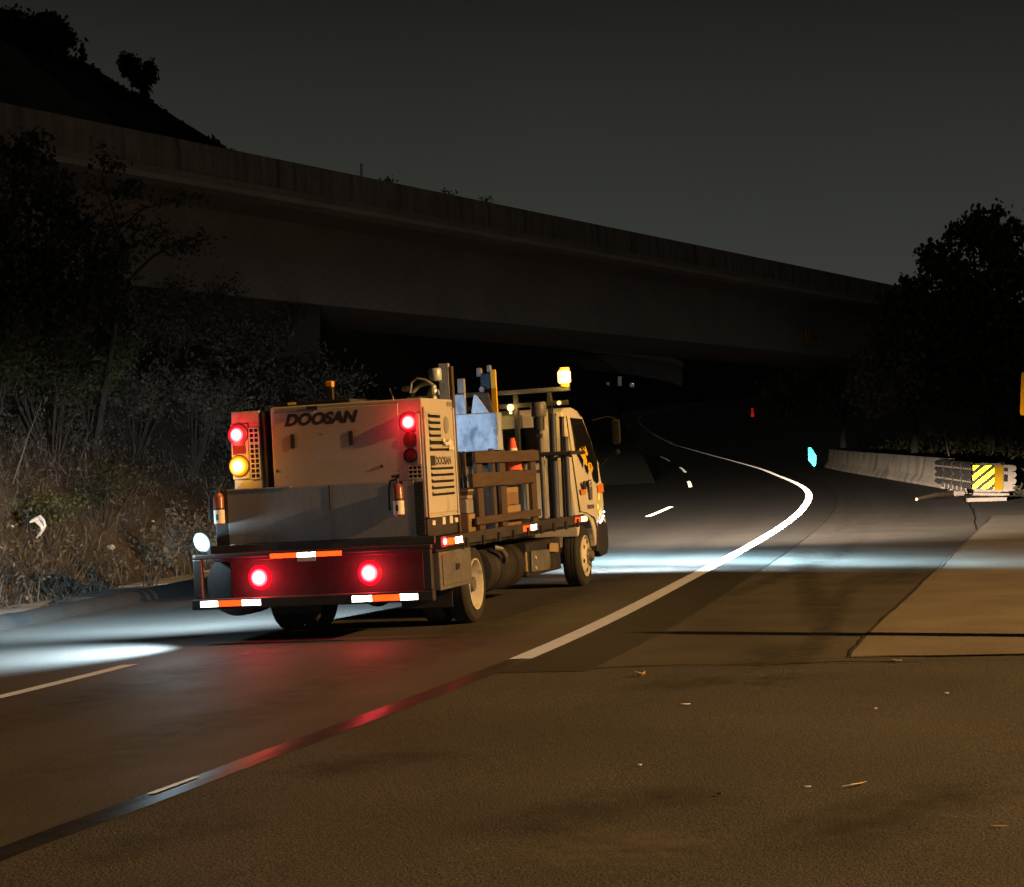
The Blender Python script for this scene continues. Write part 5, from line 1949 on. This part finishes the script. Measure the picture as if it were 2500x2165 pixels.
def tree(name, label, base, trunk_h, tr, blobs, nleaf, lsize, m, group=None, aspect=0.6, cat='tree'):
    """blobs: (centre, radii) ellipsoids of the crown; leaves thickest near their shells, in clumps"""
    t = thing(name, label, cat, base, group)
    base = Vector(base)
    b = B()
    top = base + Vector((0, 0, trunk_h))
    b.tube([base + Vector((0, 0, -0.4)), base.lerp(top, 0.5) + Vector((random.uniform(-0.1, 0.1), 0, 0)), top], [tr, tr * 0.8, tr * 0.6], 8)
    b.build('trunk', BARK, t, smooth=True)
    b = B()
    Ps, Ns = [], []
    wts = np.array([r[0] * r[1] * r[2] for _, r in blobs]) ** 0.7
    wts /= wts.sum()
    for (c_, r_), w_ in zip(blobs, wts):
        c_ = Vector(c_)
        b.tube([top - Vector((0, 0, trunk_h * 0.2)), top.lerp(c_, 0.5) + Vector((random.uniform(-0.2, 0.2), 0, 0.1)), c_], [tr * 0.5, tr * 0.3, tr * 0.1], 6)
        nn = int(nleaf * w_)
        ncl = max(6, nn // 45)
        dirs = rng.normal(size=(ncl, 3))
        dirs /= np.linalg.norm(dirs, axis=1, keepdims=True)
        cl = np.array(c_) + dirs * np.array(r_) * rng.uniform(0.45, 1.0, (ncl, 1))
        for q in range(min(8, ncl)):
            b.tube([c_, Vector(cl[q])], [tr * 0.12, tr * 0.04], 4)
        i = rng.integers(0, ncl, nn)
        Ps.append(cl[i] + rng.normal(size=(nn, 3)) * np.array(r_) * 0.2)
        Ns.append(rng.normal(size=(nn, 3)) + np.array([0, 0, -0.3]))
    tag(b.build('branches', BARK, t), kind='stuff')
    tag(leaf_mesh('crown', np.concatenate(Ps), np.concatenate(Ns), lsize, m, t, aspect), kind='stuff')
    return t


# big dark tree at the left in front of the bridge
def blob(px, py, y, rx, ry, rz):
    return (spix(px, py, y), (rx, ry, rz))


bx0 = spix(60, 1000, 36)[0]
tree('bank_tree', 'big dark leafy tree at the left reaching across the bridge', (bx0, 36, slope_at(bx0, 36)), 2.2, 0.16,
     [blob(60, 480, 36, 1.0, 1.2, 0.9), blob(-60, 620, 36, 1.3, 1.3, 1.2), blob(190, 600, 36, 0.9, 1.0, 0.8), blob(90, 740, 36, 1.2, 1.2, 0.9), blob(300, 470, 36, 0.6, 0.6, 0.18),
      blob(250, 690, 36, 0.7, 0.7, 0.5), blob(40, 370, 36, 0.5, 0.5, 0.4)], 9000, 0.13, LEAF_DARK)
# a bare limb with leaf tufts crossing the girder
t = thing('leaning_sapling', 'thin leaning sapling with leaf tufts against the bridge girder', 'tree', (spix(230, 900, 37)[0], 37, slope_at(spix(230, 900, 37)[0], 37)))
b = B()
rt_ = Vector((spix(230, 900, 37)[0], 37, slope_at(spix(230, 900, 37)[0], 37) - 0.1))
b.tube([rt_, Vector(spix(300, 700, 37)), Vector(spix(370, 630, 37)), Vector(spix(420, 600, 37)), Vector(spix(500, 575, 37))], [0.05, 0.04, 0.03, 0.022, 0.01], 6)
b.tube([Vector(spix(300, 700, 37)), Vector(spix(290, 560, 37)), Vector(spix(350, 510, 37)), Vector(spix(470, 480, 37))], [0.03, 0.025, 0.02, 0.008], 6)
b.tube([Vector(spix(290, 560, 37)), Vector(spix(250, 430, 37)), Vector(spix(262, 370, 37))], [0.022, 0.015, 0.008], 6)
b.build('trunk', BARK, t, smooth=True)
Ps = []
for (px, py, n_, sx_, sz_) in ((430, 605, 160, 0.28, 0.09), (480, 590, 80, 0.15, 0.1), (395, 570, 50, 0.12, 0.1), (440, 485, 110, 0.3, 0.07), (300, 540, 120, 0.3, 0.2), (258, 390, 90, 0.13, 0.18), (285, 410, 50, 0.12, 0.08), (350, 560, 60, 0.2, 0.06)):
    c_ = np.array(spix(px, py, 37))
    Ps.append(c_ + rng.normal(size=(n_, 3)) * np.array([sx_, 0.2, sz_]))
Ps = np.concatenate(Ps)
tag(leaf_mesh('crown', Ps, rng.normal(size=Ps.shape), 0.11, LEAF_DARK, t, 0.5), kind='stuff')

# hilltop trees in silhouette
G2 = 'trees on the dark hilltop'


def hilltop(px, py):
    x, y, z = spix(px, py, HY)
    return (x, y, z)


tree('hill_tree', 'broad dark tree clump on the hilltop at the top left corner', hilltop(60, 150), 1.0, 0.3,
     [blob(20, 70, HY, 1.9, 2, 1.1), blob(100, 60, HY, 1.7, 2, 0.9), blob(140, 85, HY, 1.0, 1.5, 0.9), blob(70, 110, HY, 2.6, 2, 1.1), blob(-60, 60, HY, 2.2, 2, 1.3)], 7000, 0.38, LEAF_DARK, G2)
tree('hill_tree', 'lone round tree leaning out on the hill ridge', hilltop(345, 240), 1.0, 0.14,
     [blob(320, 160, HY, 0.75, 1, 0.7), blob(360, 175, HY, 0.65, 1, 0.65), blob(345, 195, HY, 0.7, 1, 0.6), blob(348, 215, HY, 0.35, 0.6, 0.35)], 2600, 0.26, LEAF_DARK, G2)
tree('hill_tree', 'tiny pointed conifer on the hill ridge', hilltop(202, 160), 0.6, 0.08,
     [blob(202, 118, HY, 0.1, 0.2, 0.28), blob(202, 132, HY, 0.22, 0.3, 0.3), blob(203, 146, HY, 0.34, 0.4, 0.3)], 600, 0.2, LEAF_DARK, G2)
# scrub along the ridge line
Ps = []
for (a, c_) in zip(ridge[2:14], ridge[3:15]):
    n_ = 260
    u = rng.uniform(0, 1, n_)
    px, py = a[0] + (c_[0] - a[0]) * u, a[1] + (c_[1] - a[1]) * u
    bump_ = 6 + 6 * np.sin(px * 0.11) + 4 * np.sin(px * 0.37 + 1)
    Ps.append(np.stack([(px - 1250) / 5000 * HY, HY + rng.normal(0, 1.0, n_), CAM_H + (1070 - py + bump_ * rng.uniform(-0.6, 1.0, n_)) / 5000 * HY], 1))
Ps = np.concatenate(Ps)
tag(leaf_mesh('ridge_scrub', Ps, rng.normal(size=Ps.shape), 0.36, LEAF_DARK, None, 0.7), 'dark scrub growing along the hill ridge', 'scrub', kind='stuff')
# tufts on top of the overpass parapet
for (px, lab) in ((965, 'tiny weed tuft on the parapet beside the white post'), (1107, 'tiny dark weed tuft on the parapet middle'), (1200, 'smallest weed tuft on the parapet farther right')):
    for tt in np.arange(20, 110, 0.05):
        p = B0 + BD * float(tt)
        if 1250 + p.x / p.y * 5000 >= px:
            break
    p = p + BN * 0.22
    n_ = 70
    Ps = np.array([p.x, p.y, 8.60]) + rng.normal(size=(n_, 3)) * np.array([0.14, 0.1, 0.06]) + np.array([0, 0, 0.04])
    t = thing('parapet_weed', lab, 'weed', (p.x, p.y, 8.58), 'weeds on the overpass parapet')
    tag(leaf_mesh('foliage', Ps, rng.normal(size=Ps.shape), 0.09, LEAF_DARK, t), kind='stuff')

# dark trees on the right
G3 = 'dark trees on the right'
YR = 78.0
def rbase(px, y):
    x = (px - 1250) / 5000 * y
    return (x, y, ground(x, y))
tree('roadside_tree', 'tallest dark tree at the right picture edge', rbase(2420, YR), 4.0, 0.25,
     [blob(2370, 560, YR, 0.9, 1, 0.9), blob(2440, 560, YR, 0.9, 1, 1.0), blob(2310, 640, YR, 0.8, 1, 1.1), blob(2400, 680, YR, 1.8, 1.6, 1.4), blob(2480, 640, YR, 1.1, 1, 1.3),
      blob(2350, 780, YR, 1.8, 1.5, 1.5), blob(2470, 800, YR, 1.8, 1.5, 1.6), blob(2360, 920, YR, 2.2, 1.6, 1.4), blob(2500, 930, YR, 2.0, 1.6, 1.4)], 13000, 0.24, LEAF_RIGHT, G3, 0.8)
tree('roadside_tree', 'lower bushy dark tree left of the tallest right tree', rbase(2230, YR + 3), 2.6, 0.18,
     [blob(2270, 640, YR + 2, 0.55, 0.8, 0.8), blob(2235, 690, YR + 2, 0.6, 0.8, 0.6), blob(2260, 760, YR + 2, 1.2, 1.1, 1.1), blob(2190, 790, YR + 2, 1.0, 1.1, 1.0), blob(2240, 880, YR + 2, 1.6, 1.4, 1.2), blob(2150, 880, YR + 2, 1.1, 1.2, 1.1),
      blob(2160, 960, YR + 2, 1.4, 1.2, 1.0)], 8000, 0.22, LEAF_RIGHT, G3, 0.8)
tree('roadside_tree', 'farthest dark tree under the right end of the overpass', rbase(2060, 110), 3.0, 0.2,
     [blob(2080, 830, 108, 1.4, 1.4, 1.3), blob(2010, 900, 108, 1.8, 1.5, 1.5), blob(2110, 920, 108, 1.8, 1.5, 1.5), blob(1930, 960, 108, 1.8, 1.5, 1.3)], 5000, 0.26, LEAF_RIGHT, G3, 0.7)
# brush behind the barrier
n_ = 9000
pts = []
for _ in range(n_):
    y = random.uniform(55, 105)
    s_ = abs(random.gauss(0, 2.5)) + 0.5
    p = on_verge(s_, y)
    pts.append((p[0], p[1], p[2] + random.random() ** 1.5 * (0.5 + 0.25 * s_)))
Ps = np.array(pts)
tag(leaf_mesh('verge_brush', Ps, rng.normal(size=Ps.shape) + np.array([0, 0, 0.8]), 0.2, LEAF_DARK, None, 0.35), 'dark low brush behind the concrete barrier', 'brush', kind='stuff')

# ------------------------------------------------------------------ litter
def scrap(name, pos, size, m, label, cat, flat=0.3, seed=1, group=None):
    rnd = random.Random(seed)
    b = B()
    vs, fs = [], []
    n = 9
    for i in range(5):
        ph = math.pi * (i + 0.5) / 5
        for k in range(n):
            th = 2 * math.pi * k / n
            r_ = size * rnd.uniform(0.6, 1.25)
            vs.append((pos[0] + r_ * math.sin(ph) * math.cos(th), pos[1] + r_ * math.sin(ph) * math.sin(th), pos[2] + flat * size + flat * r_ * math.cos(ph)))
    fs = [(i * n + k, i * n + (k + 1) % n, (i + 1) * n + (k + 1) % n, (i + 1) * n + k) for i in range(4) for k in range(n)]
    fs += [tuple(range(n)), tuple(range(4 * n, 5 * n))]
    b.add(vs, fs)
    return tag(b.build(name, m), label, cat, group)


# torn plastic bag draped on the bank: a curling crumpled ribbon
by_ = 29.2
bxx = (92 - 1250) / 5000 * by_
bz = slope_at(bxx, by_)
b = B()
path = [spix(78, 1268, by_), spix(92, 1264, by_), spix(104, 1276, by_), (spix(107, 1290, by_)), spix(98, 1302, by_), spix(92, 1311, by_)]
vs = []
for i, p in enumerate(path):
    for k in range(5):
        w = (0.055, 0.07, 0.07, 0.06, 0.06, 0.04)[i]
        a = -1 + k / 2
        vs.append((p[0] + a * w * 0.6 + random.uniform(-0.012, 0.012), p[1] + random.uniform(-0.03, 0.03), p[2] + a * w * 0.6 + random.uniform(-0.015, 0.015)))
b.add(vs, [(i * 5 + k, i * 5 + k + 1, (i + 1) * 5 + k + 1, (i + 1) * 5 + k) for i in range(5) for k in range(4)])
o = b.build('plastic_bag', BAG)
md = o.modifiers.new('thickness', 'SOLIDIFY')
md.thickness = 0.012
tag(o, 'torn white plastic bag caught on the left bank', 'bag')


def bank_pos(px, py):
    """place on the hillside seen at a pixel"""
    for y in np.arange(18, 60, 0.05):
        x, _, z = spix(px, py, float(y))
        p = at_d(KD - 1.85, float(y))
        if x < p[0] and z <= p[2] + slope_h(p[0] - x, float(y)):
            return (x, float(y), z)
    return spix(px, py, 28)


for k, (px, py, sz, lab) in enumerate(((272, 1340, 0.07, 'crumpled white paper low on the left bank'), (30, 1288, 0.04, 'small white scrap at the left edge below the shrubs'),
                                       (335, 1105, 0.04, 'pale scrap high on the bank left of the stop lamp'), (373, 1092, 0.04, 'pale scrap hanging beside the sapling top'),
                                       (375, 1273, 0.03, 'tiny pale scrap on the bank left of the flood lamp'))):
    p = bank_pos(px, py)
    scrap('litter_scrap', (p[0], p[1] - 0.05, p[2]), sz, BAG, lab, 'litter', 0.6, k, 'white litter on the left bank')
for k, (px, py, sz, lab) in enumerate(((10, 1470, 0.09, 'white scrap on the kerb apron at the left edge'), (152, 1459, 0.08, 'pale scrap lying on the apron slabs'))):
    p = bank_pos(px, py)
    q = at_d(KD - 0.9, 22.8 + k * 2.2)
    scrap('litter_scrap', (q[0], q[1], q[2] + 0.04), sz, BAG, lab, 'litter', 0.25, 20 + k, 'litter on the apron')
cl_ = at_d(KD - 0.62, 27.0)
scrap('dirt_clod', (cl_[0], cl_[1], cl_[2] + 0.03), 0.16, KERBM, 'dark clod of dirt lying on the apron beside the kerb', 'clod', 0.5, 31)


def leaf_litter(px, py, L, W, ang, m, label, cat, curl=0.25):
    x, y, z = on_ground(px, py, 0.006)
    L, W = L * 0.62, W * 0.62
    b = B()
    vs, fs = [], []
    for i in range(7):
        t = i / 6
        w = W * math.sin(math.pi * (0.08 + 0.88 * t)) * 0.5
        for s_ in (-1, 0, 1):
            lx = (t - 0.5) * L
            ly = s_ * w
            vs.append((x + lx * math.cos(ang) - ly * math.sin(ang), y + lx * math.sin(ang) + ly * math.cos(ang), z + abs(s_) * curl * W * 0.8 + curl * L * (t - 0.5) ** 2 * 1.5))
    fs = [(i * 3 + k, i * 3 + k + 1, (i + 1) * 3 + k + 1, (i + 1) * 3 + k) for i in range(6) for k in range(2)]
    b.add(vs, fs)
    o = b.build('fallen_leaf', m)
    md = o.modifiers.new('thickness', 'SOLIDIFY')
    md.thickness = 0.004
    return tag(o, label, cat, 'debris lying on the shoulder')


leaf_litter(1563, 1651, 0.13, 0.09, 0.4, LEAFY, 'curled yellow leaf on the shoulder right of the white line', 'leaf', 0.5)
leaf_litter(2190, 1617, 0.12, 0.08, -0.2, CREAMPIPE, 'pale leaf just below the concrete pad edge', 'leaf', 0.3)
leaf_litter(1674, 1721, 0.1, 0.05, 0.1, BAG, 'small white paper scrap in the middle of the shoulder', 'litter', 0.1)
leaf_litter(1758, 1942, 0.06, 0.05, 0.5, INK, 'small dark leaf on the near shoulder', 'leaf', 0.3)
leaf_litter(2138, 1732, 0.04, 0.03, 0.5, BAG, 'tiny white speck of litter on the shoulder', 'litter', 0.2)
leaf_litter(2312, 1694, 0.05, 0.03, 0.3, BAG, 'tiny pale speck far right on the shoulder', 'litter', 0.2)
leaf_litter(2235, 2016, 0.04, 0.03, 0.8, INK, 'tiny dark bit near the lower right corner', 'leaf', 0.3)
leaf_litter(2440, 2020, 0.12, 0.025, 0.05, LEAFY, 'pale straw stalk near the lower right corner', 'straw', 0.05)
leaf_litter(1972, 1923, 0.06, 0.025, 0.3, BAG, 'short white straw piece left of the curved twig', 'straw', 0.05)
leaf_litter(1562, 1870, 0.04, 0.03, 0.4, BAG, 'tiny white fleck on the left of the near shoulder', 'litter', 0.2)
x, y, z = on_ground(2085, 1920, 0.012)
b = B()
b.tube([(x - 0.07, y - 0.06, z), (x - 0.02, y - 0.04, z + 0.006), (x + 0.04, y + 0.02, z + 0.004), (x + 0.08, y + 0.1, z)], [0.003, 0.004, 0.004, 0.002], 5)
tag(b.build('curved_twig', CREAMPIPE), 'thin curved pale twig on the near shoulder', 'twig', 'debris lying on the shoulder')
